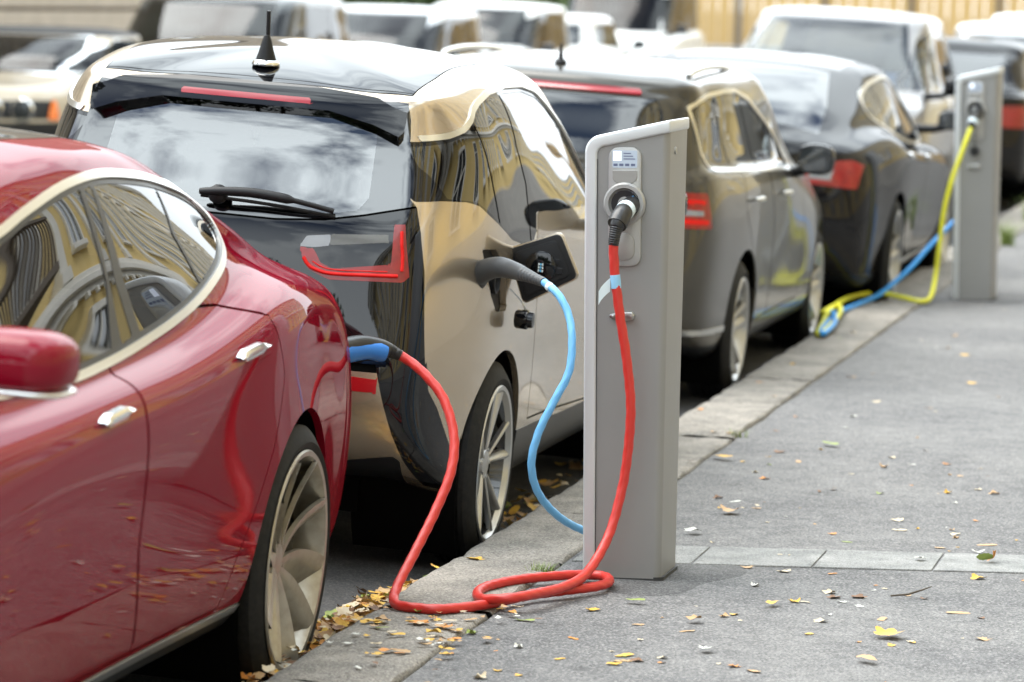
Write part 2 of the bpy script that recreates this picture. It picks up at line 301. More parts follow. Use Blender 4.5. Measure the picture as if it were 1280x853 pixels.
def glass(name, tint, ior=1.55):
    m = bpy.data.materials.new(name); m.use_nodes = True; MATS[name] = m
    n = m.node_tree.nodes; l = m.node_tree.links; n.remove(n['Principled BSDF'])
    f = n.new('ShaderNodeFresnel'); f.inputs['IOR'].default_value = ior
    ge = n.new('ShaderNodeNewGeometry')
    t = n.new('ShaderNodeBsdfTransparent'); t.inputs['Color'].default_value = (*tint, 1)
    g = n.new('ShaderNodeBsdfGlossy'); g.inputs['Roughness'].default_value = .008
    x = n.new('ShaderNodeMixShader'); l.new(f.outputs[0], x.inputs[0]); l.new(t.outputs[0], x.inputs[1]); l.new(g.outputs[0], x.inputs[2])
    y = n.new('ShaderNodeMixShader'); l.new(ge.outputs['Backfacing'], y.inputs[0]); l.new(x.outputs[0], y.inputs[1]); l.new(t.outputs[0], y.inputs[2])
    l.new(y.outputs[0], n['Material Output'].inputs['Surface'])
    return m
M = MATS
paint('red_paint', (.185, .002, .013), .0, .30, .52, 0)
paint('gold_paint', (.46, .375, .27), .75, .24, .85)
paint('grey_paint', (.05, .046, .038), .3, .3, .6)
paint('black_paint', (.005, .005, .006), .0, .3, .5, 0)
paint('beige_paint', (.42, .36, .27), .1, .4)
paint('dark_green_grey_paint', (.03, .033, .033), .3, .3)
paint('silver_paint', (.55, .56, .56), .7, .35)
paint('white_paint', (.80, .81, .80), .0, .4)
paint('suv_paint', (.16, .15, .14), .5, .3)
mat('gloss_black', (.004, .004, .005), .3, 0, coat=.8, cr=.01, lining=True, spec=0)
mat('frit_black', (.004, .004, .005), .3, 0, coat=1., cr=.01, lining=True, spec=0)
M['frit_black'].node_tree.nodes['Principled BSDF'].inputs['Coat IOR'].default_value = 1.9
mat('black_plastic', (.009, .009, .010), .5, spec=.3, lining=True)
mat('dark_trim', (.013, .014, .016), .38, spec=.35, lining=True)
mat('gap_black', (.002, .002, .002), .8, spec=.05)
mat('rubber', (.009, .009, .009), .7, spec=.25, noise=(60, (.016, .0155, .0145), 3, .4, .7))
mat('chrome', (.78, .78, .77), .12, 1.0)
mat('satin_chrome', (.70, .70, .68), .28, 1.0)
mat('interior', (.018, .018, .019), .7)
mat('seat_cloth', (.05, .05, .052), .8, bump=(300, .3, .002))
mat('seat_tan', (.35, .31, .25), .6)
mat('seat_blue', (.07, .12, .25), .7)
mat('red_lens', (.34, .005, .008), .2, coat=1., cr=.01)
mat('bright_red_lens', (.26, .004, .005), .3, coat=.3, cr=.01, noise=(25, (.20, .003, .004), 2, .4, .6))
mat('light_guide', (.62, .010, .008), .35, spec=.2)
mat('lamp_dark', (.05, .003, .004), .25, coat=.4, spec=.1)
mat('orange_lens', (.85, .17, .015), .15, coat=1.)
mat('clear_lens', (.22, .23, .24), .2, .0, coat=.7, spec=.2)
mat('pale_lens', (.08, .078, .065), .25, 0, coat=.6, noise=(90, (.085, .08, .07), 2, .4, .6), spec=.2)
mat('turbine_alloy', (.37, .345, .295), .34, .7, noise=(30, (.29, .265, .22), 4, .4, .7))
mat('silver_alloy', (.45, .45, .44), .3, .85)
mat('spoke_gap_black', (.015, .015, .016), .25, coat=.6)
mat('brake_steel', (.30, .29, .28), .35, 1.0)
glass('tinted_glass', (.14, .17, .16), 1.42); glass('dark_glass', (.05, .06, .06), 2.0); glass('clear_glass', (.70, .76, .76), 1.5); glass('screen_glass', (.14, .16, .16), 2.4)
# ---------------------------------------------------------------- object helpers
def tag(o, label=None, cat=None, group=None, kind=None):
    if label: o['label'] = label
    if cat: o['category'] = cat
    if group: o['group'] = group
    if kind: o['kind'] = kind
    return o
def empty(name, loc=(0, 0, 0), rot=(0, 0, 0), label=None, cat=None, group=None):
    o = bpy.data.objects.new(name, None); COL.objects.link(o); o.location = loc; o.rotation_euler = rot; o.empty_display_size = .2
    return tag(o, label, cat, group)
def link(name, me, m, parent=None, smooth=False):
    o = bpy.data.objects.new(name, me); COL.objects.link(o)
    ml = m if isinstance(m, (list, tuple)) else [m]
    for x in ml: me.materials.append(M[x] if isinstance(x, str) else x)
    if smooth: me.shade_smooth()
    if parent is not None: o.parent = parent
    return o
class MB:
    """collects simple solids into one mesh"""
    def __init__(s): s.v = []; s.f = []; s.mi = []
    def add(s, v, f, mi=0):
        k = len(s.v); s.v += [tuple(p) for p in v]; s.f += [tuple(i+k for i in q) for q in f]; s.mi += [mi]*len(f); return s
    def box(s, x0, x1, y0, y1, z0, z1, mi=0):
        v = [(x, y, z) for z in (z0, z1) for y in (y0, y1) for x in (x0, x1)]
        return s.add(v, [(0, 2, 3, 1), (4, 5, 7, 6), (0, 1, 5, 4), (2, 6, 7, 3), (0, 4, 6, 2), (1, 3, 7, 5)], mi)
    def prism(s, poly, d, t0, t1, mi=0):
        """polygon in the two axes other than d, extruded along axis d from t0 to t1"""
        n = len(poly); ax = [i for i in range(3) if i != d]; v = []
        for t in (t0, t1):
            for p in poly:
                q = [0, 0, 0]; q[d] = t; q[ax[0]] = p[0]; q[ax[1]] = p[1]; v.append(q)
        f = [tuple(range(n))[::-1], tuple(range(n, 2*n))]+[(i, (i+1) % n, n+(i+1) % n, n+i) for i in range(n)]
        return s.add(v, f, mi)
    def lathe(s, prof, n=32, axis=0, c=(0, 0, 0), a0=0, a1=2*math.pi, mi=0):
        """prof: (along axis, radius)"""
        full = abs(a1-a0-2*math.pi) < 1e-6; m = n if full else n+1; v = []
        for i in range(m):
            a = a0+(a1-a0)*i/n
            for h, r in prof:
                q = [0, 0, 0]; q[axis] = h; q[(axis+1) % 3] = r*math.cos(a); q[(axis+2) % 3] = r*math.sin(a)
                v.append([q[k]+c[k] for k in range(3)])
        p = len(prof)
        f = [(i*p+j, i*p+j+1, ((i+1) % m)*p+j+1, ((i+1) % m)*p+j) for i in range(n) for j in range(p-1)]
        return s.add(v, f, mi)
    def tube(s, path, r, n=10, twist=0, mi=0, cap=True):
        P = np.array(path, float); m = len(P); T = np.gradient(P, axis=0); T /= np.linalg.norm(T, axis=1, keepdims=True)
        up = np.array([0, 0, 1.]) if abs(T[0, 2]) < .9 else np.array([1., 0, 0])
        u = np.cross(T[0], up); u /= np.linalg.norm(u); v = []; sl = 0
        rr = r if hasattr(r, '__len__') else [r]*m
        for i in range(m):
            u = u-T[i]*(u@T[i]); u /= np.linalg.norm(u); w = np.cross(T[i], u)
            if i: sl += np.linalg.norm(P[i]-P[i-1])
            for k in range(n):
                a = 2*math.pi*k/n
                q = rr[i]*(1+(.05*math.cos(3*a-twist*sl) if twist else 0))
                v.append(P[i]+q*(math.cos(a)*u+math.sin(a)*w))
        f = [(i*n+k, i*n+(k+1) % n, (i+1)*n+(k+1) % n, (i+1)*n+k) for i in range(m-1) for k in range(n)]
        if cap: f += [tuple(range(n))[::-1], tuple(range((m-1)*n, m*n))]
        return s.add(v, f, mi)
    def grid(s, G, mi=0):
        a, b = len(G), len(G[0])
        return s.add([p for r in G for p in r], [(i*b+j, i*b+j+1, (i+1)*b+j+1, (i+1)*b+j) for i in range(a-1) for j in range(b-1)], mi)
    def xform(s, mtx, k0=0):
        s.v[k0:] = [tuple(mtx @ Vector(p)) for p in s.v[k0:]]; return s
    def build(s, name, m, parent=None, smooth=None, bevel=0, seg=2, loc=None, rot=None, fix=True):
        me = bpy.data.meshes.new(name); me.from_pydata(s.v, [], s.f)
        if len(set(s.mi)) > 1: me.polygons.foreach_set('material_index', s.mi)
        bm = bmesh.new(); bm.from_mesh(me)
        if fix: bmesh.ops.recalc_face_normals(bm, faces=bm.faces)
        if bevel:
            es = [e for e in bm.edges if len(e.link_faces) == 2 and e.calc_face_angle(0) > .5]
            bmesh.ops.bevel(bm, geom=es, offset=bevel, segments=seg, affect='EDGES', profile=.5, clamp_overlap=True)
        bm.to_mesh(me); bm.free()
        o = link(name, me, m, parent)
        if smooth: me.shade_smooth(); me.set_sharp_from_angle(angle=R_(smooth))
        if loc: o.location = loc
        if rot: o.rotation_euler = rot
        return o
def copy_tree(o, parent=None):
    c = o.copy(); COL.objects.link(c)
    if parent is not None: c.parent = parent
    for ch in list(o.children): copy_tree(ch, c)
    return c
def rrect(x0, x1, y0, y1, r, n=5):
    out = []
    for cx, cy, a in ((x1-r, y0+r, -90), (x1-r, y1-r, 0), (x0+r, y1-r, 90), (x0+r, y0+r, 180)):
        out += [(cx+r*math.cos(R_(a+90*k/n)), cy+r*math.sin(R_(a+90*k/n))) for k in range(n+1)]
    return out
def components(T):
    """connected pieces of a triangle list"""
    u, inv = np.unique(T, return_inverse=True); t = inv.reshape(-1, 3); lab = np.arange(len(u))
    while True:
        m = lab[t].min(1); new = lab.copy()
        for k in range(3): np.minimum.at(new, t[:, k], m)
        new = new[new]
        if (new == lab).all(): break
        lab = new
    return lab[t[:, 0]]
def shell_geo(sh, T, off, skirt):
    u, inv = np.unique(T, return_inverse=True); T = inv.reshape(-1, 3); P = sh.P[u]; N = sh.N[u]
    P = P+N*off; nv = N; F = T
    if skirt:
        e = np.concatenate([T[:, [0, 1]], T[:, [1, 2]], T[:, [2, 0]]]); key = np.sort(e, 1)
        _, ix, ct = np.unique(key, axis=0, return_index=True, return_counts=True); be = e[ix[ct == 1]]
        if len(be):
            n = len(P); bv, bi = np.unique(be, return_inverse=True); bi = bi.reshape(-1, 2); k = len(bv)
            P = np.concatenate([P, P[bv], P[bv]-N[bv]*skirt]); a = n+bi[:, 0]; b = n+bi[:, 1]
            en = np.zeros((k, 3)); d = P[be[:, 1]]-P[be[:, 0]]; q = np.cross(d, N[be[:, 0]])
            np.add.at(en, bi[:, 0], q); np.add.at(en, bi[:, 1], q); en /= (np.linalg.norm(en, axis=1, keepdims=True)+1e-12)
            nv = np.concatenate([N, en, en]); F = np.concatenate([T, np.stack([b, a, a+k], 1), np.stack([b, a+k, b+k], 1)])
    return P, nv, F
def shell_part(name, sh, groups, parent, split=False):
    """one mesh from the shell triangles of each (labels, material, offset, skirt) group, cut edges turned inwards"""
    if split:
        labels, m, off, skirt = groups[0]; sel = np.isin(sh.lab, labels)
        if not sel.any(): return None
        cp = components(sh.T[sel]); o = None; ids, ct = np.unique(cp, return_counts=True)
        for c_ in ids[np.argsort(-ct)]:
            if (cp == c_).sum() < 6: continue
            q = shell_mesh(name, [shell_geo(sh, sh.T[sel][cp == c_], off, skirt)], [m], parent); o = o or q
        return o
    gs = [(g, np.isin(sh.lab, g[0])) for g in groups]; gs = [(g, k) for g, k in gs if k.any()]
    return shell_mesh(name, [shell_geo(sh, sh.T[k], g[2], g[3]) for g, k in gs], [g[1] for g, k in gs], parent) if gs else None
def shell_mesh(name, geos, mats, parent):
    P = np.concatenate([g[0] for g in geos]); nv = np.concatenate([g[1] for g in geos]); n = 0; Fs = []; mi = []
    for k, g in enumerate(geos): Fs.append(g[2]+n); n += len(g[0]); mi.append(np.full(len(g[2]), k, np.int32))
    F = np.concatenate(Fs); me = bpy.data.meshes.new(name)
    me.vertices.add(len(P)); me.vertices.foreach_set('co', P.ravel())
    me.loops.add(len(F)*3); me.loops.foreach_set('vertex_index', F.ravel().astype(np.int32))
    me.polygons.add(len(F)); me.polygons.foreach_set('loop_start', np.arange(0, len(F)*3, 3, dtype=np.int32))
    me.polygons.foreach_set('material_index', np.concatenate(mi))
    me.update(calc_edges=True); me.validate(); me.shade_smooth()
    if len(me.vertices) == len(nv): me.normals_split_custom_set_from_vertices(nv.tolist())
    return link(name, me, mats, parent)
# ---------------------------------------------------------------- ground
def ground_mat(name, c1, c2, c3, s1, s2, rough=.9, bump=.4, dist=.004, speck=None):
    m = bpy.data.materials.new(name); m.use_nodes = True; M[name] = m; n = m.node_tree.nodes; l = m.node_tree.links; b = n['Principled BSDF']
    b.inputs['Roughness'].default_value = rough; b.inputs['Specular IOR Level'].default_value = .3
    g = n.new('ShaderNodeNewGeometry')
    a = n.new('ShaderNodeTexNoise'); a.inputs['Scale'].default_value = s1; a.inputs['Detail'].default_value = 5
    f = n.new('ShaderNodeTexNoise'); f.inputs['Scale'].default_value = s2; f.inputs['Detail'].default_value = 3; f.inputs['Roughness'].default_value = .7
    v = n.new('ShaderNodeTexVoronoi'); v.inputs['Scale'].default_value = s2*1.1
    for t in (a, f, v): l.new(g.outputs['Position'], t.inputs['Vector'])
    r = n.new('ShaderNodeValToRGB'); r.color_ramp.elements[0].color = (*c1, 1); r.color_ramp.elements[1].color = (*c2, 1); r.color_ramp.elements[0].position = .35; r.color_ramp.elements[1].position = .68
    l.new(a.outputs['Fac'], r.inputs['Fac'])
    q = n.new('ShaderNodeValToRGB'); q.color_ramp.elements[0].color = (.38, .38, .38, 1); q.color_ramp.elements[1].color = (1.5, 1.5, 1.5, 1); q.color_ramp.elements[0].position = .32; q.color_ramp.elements[1].position = .68
    l.new(f.outputs['Fac'], q.inputs['Fac'])
    x = n.new('ShaderNodeMix'); x.data_type = 'RGBA'; x.blend_type = 'MULTIPLY'; x.inputs[0].default_value = 1; l.new(r.outputs[0], x.inputs[6]); l.new(q.outputs[0], x.inputs[7])
    w = n.new('ShaderNodeTexNoise'); w.inputs['Scale'].default_value = 9; w.inputs['Detail'].default_value = 6; w.inputs['Roughness'].default_value = .65; l.new(g.outputs['Position'], w.inputs['Vector'])
    wr = n.new('ShaderNodeValToRGB'); wr.color_ramp.elements[0].color = (.72, .72, .73, 1); wr.color_ramp.elements[1].color = (1.14, 1.13, 1.12, 1); wr.color_ramp.elements[0].position = .30; wr.color_ramp.elements[1].position = .62
    l.new(w.outputs['Fac'], wr.inputs['Fac']); x2 = n.new('ShaderNodeMix'); x2.data_type = 'RGBA'; x2.blend_type = 'MULTIPLY'; x2.inputs[0].default_value = 1; l.new(x.outputs[2], x2.inputs[6]); l.new(wr.outputs[0], x2.inputs[7]); x = x2
    st = n.new('ShaderNodeTexVoronoi'); st.inputs['Scale'].default_value = 4.5; st.inputs['Randomness'].default_value = 1; l.new(g.outputs['Position'], st.inputs['Vector'])
    sd_ = n.new('ShaderNodeMath'); sd_.operation = 'MULTIPLY_ADD'; sd_.inputs[1].default_value = .22; l.new(w.outputs['Fac'], sd_.inputs[0]); l.new(st.outputs['Distance'], sd_.inputs[2])
    sr = n.new('ShaderNodeValToRGB'); sr.color_ramp.elements[0].position = .15; sr.color_ramp.elements[1].position = .20; sr.color_ramp.elements[0].color = (.70, .69, .68, 1); sr.color_ramp.elements[1].color = (1, 1, 1, 1); l.new(sd_.outputs[0], sr.inputs['Fac'])
    x3 = n.new('ShaderNodeMix'); x3.data_type = 'RGBA'; x3.blend_type = 'MULTIPLY'; x3.inputs[0].default_value = 1; l.new(x.outputs[2], x3.inputs[6]); l.new(sr.outputs[0], x3.inputs[7]); x = x3
    y = n.new('ShaderNodeMix'); y.data_type = 'RGBA'; y.inputs[7].default_value = (*c3, 1); l.new(x.outputs[2], y.inputs[6])
    k = n.new('ShaderNodeValToRGB'); k.color_ramp.elements[0].position = .0; k.color_ramp.elements[1].position = .32; k.color_ramp.elements[0].color = (.65, .65, .65, 1); k.color_ramp.elements[1].color = (0, 0, 0, 1)
    s = n.new('ShaderNodeSeparateColor'); l.new(v.outputs['Color'], s.inputs[0]); l.new(s.outputs[0], k.inputs['Fac']); l.new(k.outputs[0], y.inputs[0])
    l.new(y.outputs[2], b.inputs['Base Color'])
    u = n.new('ShaderNodeBump'); u.inputs['Strength'].default_value = bump; u.inputs['Distance'].default_value = dist; l.new(f.outputs['Fac'], u.inputs['Height']); l.new(u.outputs['Normal'], b.inputs['Normal'])
    return m
ground_mat('pavement_asphalt', (.112, .112, .114), (.158, .157, .155), (.33, .32, .31), 1.3, 150, .92, .5, .003)
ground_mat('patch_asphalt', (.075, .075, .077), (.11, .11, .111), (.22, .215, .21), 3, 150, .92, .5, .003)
ground_mat('road_asphalt', (.045, .045, .046), (.068, .068, .068), (.14, .13, .12), 1.1, 160, .9, .6, .004)
ground_mat('granite', (.17, .158, .138), (.27, .247, .215), (.38, .355, .32), 5, 150, .85, .7, .004)
ground_mat('concrete_slab', (.18, .186, .18), (.25, .252, .245), (.32, .32, .31), 6, 260, .85, .25, .002)
ground_mat('earth', (.10, .10, .10), (.15, .145, .14), (.2, .2, .19), .5, 40, .95, .5, .01)
def sheet(name, pts, z, m, kind='structure'):
    mb = MB(); mb.add([(x, y, z) for x, y in pts], [tuple(range(len(pts)))]); o = mb.build(name, m); return tag(o, None, None, None, kind)
sheet('ground', [(-400, -300), (400, -300), (400, 500), (-400, 500)], -.02, 'earth')
prof = [(-2.40, -.012), (-2.47, -.003), (-3.2, .040), (-4.2, .098), (-6.0, .13), (-8.5, .10), (-10, .02), (-16, .0)]
mb = MB(); G = []
for x, z in prof: G.append([(x, y, z) for y in np.arange(-60, 131, 10)])
mb.grid(G); tag(mb.build('road', 'road_asphalt', smooth=60), kind='structure')
# pavement: a gently uneven asphalt sheet between the kerb and the facade
rng = random.Random(3)
mb = MB(); G = []
for x in [-2.135]+list(np.arange(-2.0, 4.6, .5)):
    G.append([(x+(.003*math.sin(y*7.1)+.003*math.sin(y*19+1) if x < -2.1 else 0), y, .112) for y in np.arange(-40, 121, .25)])
mb.grid(G); tag(mb.build('pavement', 'pavement_asphalt', smooth=60), kind='structure')
# darker relaid asphalt round the foot of the near post
def blobpoly(cx, cy, rx, ry, n=40, seed=0):
    r = random.Random(seed); ph = [r.uniform(0, 6.28) for _ in range(4)]
    return [(cx+rx*(1+.05*sum(math.sin(k*a+ph[k-2]) for k in (2, 3, 4, 5)))*math.cos(a), cy+ry*(1+.05*sum(math.sin(k*a+ph[k-2]) for k in (2, 3, 4, 5)))*math.sin(a)) for a in [6.2832*i/n for i in range(n)]]
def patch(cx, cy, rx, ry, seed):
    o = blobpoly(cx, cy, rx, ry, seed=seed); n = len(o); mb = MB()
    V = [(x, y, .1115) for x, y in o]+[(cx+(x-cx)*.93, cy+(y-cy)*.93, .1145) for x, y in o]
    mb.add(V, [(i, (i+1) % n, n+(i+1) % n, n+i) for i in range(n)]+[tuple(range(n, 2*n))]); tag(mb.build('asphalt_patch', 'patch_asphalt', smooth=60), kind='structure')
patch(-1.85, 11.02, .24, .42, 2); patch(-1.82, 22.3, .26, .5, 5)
# flush concrete strip crossing the pavement
mb = MB(); x = -2.12; 
for i in range(12):
    w = .352; x1 = x+w-.006
    f0 = lambda q: 11.215+(q+1.81)*.215; f1 = lambda q: 11.575+(q+1.87)*.215
    mb.prism([(x, f0(x)), (x1, f0(x1)), (x1, f1(x1)), (x, f1(x))], 2, .05, .1172); x += w
tag(mb.build('paving_strip', 'concrete_slab', bevel=.003), kind='structure')
# kerb of worn granite stones
mb = MB(); y = -12.3; rk = random.Random(11)
while y < 80:
    L = rk.uniform(.95, 1.35); n, m = 14, 7; ox, oi = rk.uniform(-.005, .006), rk.uniform(-.005, .005); dz = rk.uniform(-.004, .004)
    ph = [rk.uniform(0, 6.28) for _ in range(6)]; G = []
    for i in range(n+1):
        q = i/n; yy = y+.004+(L-.008)*q; e = .012*min(1, min(q, 1-q)*9)**.5
        wob = .003*math.sin(q*9+ph[0])+.003*math.sin(q*23+ph[1])+rk.uniform(-.002, .002); wi = .003*math.sin(q*8+ph[2])+.002*math.sin(q*21+ph[3])+rk.uniform(-.002, .002)
        xo = -2.462+ox+wob; xi = -2.142+oi+wi; zt = .122+dz
        row = [(xo, yy, -.05), (xo-.004, yy, .05), (xo, yy, zt-.022), (xo+.008, yy, zt-.006), (xo+.024, yy, zt)]
        for k in range(1, m): row.append((xo+.024+(xi-xo-.03)*k/m, yy, zt+.0025*math.sin(k*2.1+q*11+ph[4])))
        row += [(xi-.008, yy, zt-.001), (xi, yy, zt-.012), (xi, yy, -.05)]; G.append([(a, b, c_-(0 if 0 < i < n else .008)) for a, b, c_ in row])
    mb.grid(G); y += L
tag(mb.build('kerb', 'granite', smooth=50), kind='structure')
# ---------------------------------------------------------------- buildings
mat('yellow_stucco', (.70, .52, .20), .85, noise=(1.2, (.76, .58, .26), 4, .35, .7))
mat('white_stucco', (.74, .71, .63), .8, noise=(2, (.80, .77, .70), 4, .35, .7))
mat('plinth_stone', (.30, .29, .27), .85, noise=(4, (.38, .36, .33), 4, .35, .7))
mat('pane_glass', (.03, .035, .04), .03, 0, coat=1.)
mat('beige_stone', (.42, .36, .29), .85, noise=(3, (.50, .43, .35), 5, .35, .7), bump=(30, .3, .01))
mat('joint_dark', (.16, .13, .10), .9)
mat('roof_slate', (.08, .08, .085), .6)
bld = empty('townhouse', (4.6, 0, .1), label='long yellow stucco townhouse with white pilasters along the pavement, seen only in reflections', cat='building')
mb = MB(); Y0, Y1, HB = -34, 82, 14.5
mb.box(.0, 9, Y0, Y1, 0, HB); mb.build('wall', 'yellow_stucco', bld)
mb = MB(); mb.box(-.10, .0, Y0, Y1, 0, 1.1); mb.box(-.05, .0, Y0, Y1, 1.1, 1.2); mb.build('plinth', 'plinth_stone', bld, bevel=.02)
mb = MB()
for z0, z1, d in ((4.35, 4.55, .28), (4.55, 4.75, .18), (4.15, 4.35, .12), (8.9, 9.1, .2), (12.9, 13.1, .3), (13.1, 13.45, .5), (13.45, 13.6, .6)): mb.box(-d, .002, Y0, Y1, z0, z1)
y = Y0
while y < Y1: mb.box(-.42, -.30, y, y+.22, 12.70, 13.0); mb.box(-.24, -.12, y+.1, y+.3, 4.0, 4.16); y += .9
mb.build('cornice', 'white_stucco', bld, bevel=.02)
mb = MB(); y = Y0+.2
while y < Y1:
    mb.box(-.14, .001, y, y+.55, 4.75, 12.7); mb.box(-.20, .001, y-.08, y+.63, 12.3, 12.69); mb.box(-.20, .001, y-.06, y+.61, 4.76, 5.1); y += 4.0
mb.build('pilasters', 'white_stucco', bld, bevel=.015)
fr = None
for k in range(29):
    for fl, (z0, h, w) in enumerate(((1.75, 1.9, 1.15), (5.5, 2.5, 1.2), (9.8, 2.0, 1.15))):
        yc = Y0+2.5+4.0*k
        if fl == 0 or fr is None or True:
            key = 'win%d' % fl
            if key not in M:
                mb = MB(); t = .16
                mb.box(-.09, .02, -w/2-t, -w/2, 0, h); mb.box(-.09, .02, w/2, w/2+t, 0, h); mb.box(-.10, .02, -w/2-t, w/2+t, h, h+t); mb.box(-.16, .02, -w/2-t-.08, w/2+t+.08, -.12, 0)
                if fl == 1: mb.prism([(-w/2-.3, h+.3), (w/2+.3, h+.3), (0, h+.75)], 0, -.22, .02)
                mb.box(-.05, .0, -.04, .04, 0, h); mb.box(-.05, .0, -w/2, w/2, h*.66, h*.66+.07)
                wo = mb.build('window', 'white_stucco', bld, bevel=.012)
                mb = MB(); mb.box(-.012, .0, -w/2, w/2, 0, h); mb.build('pane', 'pane_glass', wo); M[key] = wo; wo.location = (0, yc, z0)
            else:
                wo = copy_tree(M[key], bld); wo.location = (0, yc, z0)
# balcony rail reflected in the windows
mb = MB()
for yb in (6.5, 14.5, 22.5):
    mb.box(-1.0, .0, yb-1.5, yb+1.5, 4.76, 4.92); mb.box(-1.0, -.9, yb-1.5, yb+1.5, 5.75, 5.85)
    for i in range(16): mb.box(-.98, -.94, yb-1.45+i*.19, yb-1.41+i*.19, 4.92, 5.75)
mb.build('balcony', 'joint_dark', bld)
# stone building on the far side: banded facade
sb = empty('stone_building', (-15.6, 0, 0), label='pale beige stone facade with horizontal joints behind the old saloon', cat='building')
mb = MB(); z = .0
mb.box(-8, -.07, 16, 58, 0, 11)
mb.build('wall_core', 'joint_dark', sb)
mb = MB()
for i in range(25):
    h = .42 if i else .6; mb.box(-.09, 0 if i else .08, 16, 58.05, z, z+h-.045); z += h
mb.build('wall', 'beige_stone', sb, bevel=.012)
w0 = None
for k in range(9):
    if w0 is None:
        mb = MB(); mb.box(-.02, .10, -.75, -.6, -.1, 2.3); mb.box(-.02, .10, .6, .75, -.1, 2.3); mb.box(-.02, .12, -.85, .85, 2.3, 2.45); mb.box(-.02, .16, -.85, .85, -.22, -.1)
        w0 = w = mb.build('window', 'white_stucco', sb, bevel=.01); mb = MB(); mb.box(0, .03, -.6, .6, -.1, 2.3); mb.build('pane', 'pane_glass', w0)
    else: w = copy_tree(w0, sb)
    w.location = (0, 19+4.6*k, 3.2)
# wooden fence closing the street
mat('yellow_board', (.56, .36, .13), .7, noise=(8, (.64, .44, .19), 4, .3, .7))
fe = empty('board_fence', (0, 84, 0), label='yellow vertical board fence on a dark stone base at the far end of the street', cat='fence')
mb = MB(); rr = random.Random(4); x = -24
while x < 3:
    w = rr.uniform(.22, .30); mb.box(x, x+w-.02, rr.uniform(-.01, .01), .05, .75, 3.6+rr.uniform(-.02, .02)); x += w
mb.build('boards', 'yellow_board', fe, bevel=.005)
mb = MB(); mb.box(-24, 3, .0, .3, 0, .70); mb.build('base', 'plinth_stone', fe, bevel=.02)
for x in np.arange(-24, 3, 1.9): mb = MB(); mb.box(x-.06, x+.06, -.06, -.012, .72, 3.7); mb.build('post', 'joint_dark', fe)
# ---------------------------------------------------------------- trees and shrubs
for nm, c1, c2 in (('leaf_green', (.045, .085, .022), (.10, .15, .035)), ('leaf_dark', (.022, .042, .016), (.05, .08, .025))):
    mat(nm, c1, .6, noise=(.9, c2, 3, .35, .65))
mat('bark', (.10, .08, .06), .9, bump=(20, .6, .02))
def crown_mesh(name, rx, rz, n, leaf, seed, m, clumps=26):
    r = np.random.RandomState(seed); cc = r.normal(size=(clumps, 3)); cc /= np.linalg.norm(cc, axis=1, keepdims=True); cc *= r.uniform(.35, .95, (clumps, 1))**.7
    cr = r.uniform(.22, .42, clumps); k = r.randint(0, clumps, n); d = r.normal(size=(n, 3)); d /= np.linalg.norm(d, axis=1, keepdims=True)
    p = (cc[k]+d*cr[k][:, None]*r.uniform(.5, 1, (n, 1))**.5)*[rx, rx, rz]
    a = r.normal(size=(n, 3)); a /= np.linalg.norm(a, axis=1, keepdims=True); b = np.cross(a, r.normal(size=(n, 3))); b /= np.linalg.norm(b, axis=1, keepdims=True)
    s = leaf*r.uniform(.6, 1.3, (n, 1)); v = np.stack([p-a*s, p+b*s*.55, p+a*s, p-b*s*.55], 1).reshape(-1, 3)
    me = bpy.data.meshes.new(name); me.from_pydata(v.tolist(), [], [(4*i, 4*i+1, 4*i+2, 4*i+3) for i in range(n)]); return me
def tree(name, loc, h, rx, seed, label, m='leaf_green', group=None, n=7000):
    t = empty(name, loc, label=label, cat='tree', group=group); mb = MB(); r = random.Random(seed)
    mb.tube([(0, 0, -.1), (.05, 0, h*.25), (.0, .08, h*.5), (.1, 0, h*.8)], [.26, .2, .15, .05], 10)
    for i in range(7):
        a = r.uniform(0, 6.28); z = h*r.uniform(.3, .6); e = rx*r.uniform(.5, .8)
        mb.tube([(0, 0, z), (e*.5*math.cos(a), e*.5*math.sin(a), z+h*.1), (e*math.cos(a), e*math.sin(a), z+h*.25)], [.09, .06, .02], 6)
    mb.build('trunk', 'bark', t, smooth=60)
    o = link('crown', crown_mesh('crown', rx, h*.36, n, .22, seed, m), m, t); o.location = (0, 0, h*.64)
    return t
GT = 'trees outside the view, seen only in reflections'
for i, (x, y, h, rx) in enumerate(((-11, -27, 14, 5.2), (-17, -24, 14, 5), (-4, -29, 13, 5), (-14.5, -8, 9, 3.6), (-15.5, -17, 10, 4), (-13.0, -27, 11, 4.4), (-6.5, -38, 10, 4.2), (-14.8, 4, 9, 3.6), (1.2, -36, 9, 3.4))):
    tree('street_tree', (x, y, 0), h, rx, 20+i, 'leafy green street tree standing behind the photographer, seen only in reflections', 'leaf_dark' if i % 2 else 'leaf_green', GT)
hd = empty('hedge', (-15.4, 70, 0), label='dark green hedge behind the white cars on the far side', cat='hedge')
r_ = np.random.RandomState(5); n_ = 16000
p_ = np.stack([r_.uniform(-.9, .9, n_), r_.uniform(-11.5, 12, n_), 2.3*r_.uniform(0, 1, n_)**.6], 1); p_[:, 2] *= 1+.12*np.sin(p_[:, 1]*1.3)
a_ = r_.normal(size=(n_, 3)); a_ /= np.linalg.norm(a_, axis=1, keepdims=True); b_ = np.cross(a_, r_.normal(size=(n_, 3))); b_ /= np.linalg.norm(b_, axis=1, keepdims=True)
v_ = np.stack([p_-a_*.11, p_+b_*.07, p_+a_*.11, p_-b_*.07], 1).reshape(-1, 3)
me_ = bpy.data.meshes.new('foliage'); me_.from_pydata(v_.tolist(), [], [(4*i, 4*i+1, 4*i+2, 4*i+3) for i in range(n_)]); link('foliage', me_, 'leaf_green', hd)
mb = MB(); 
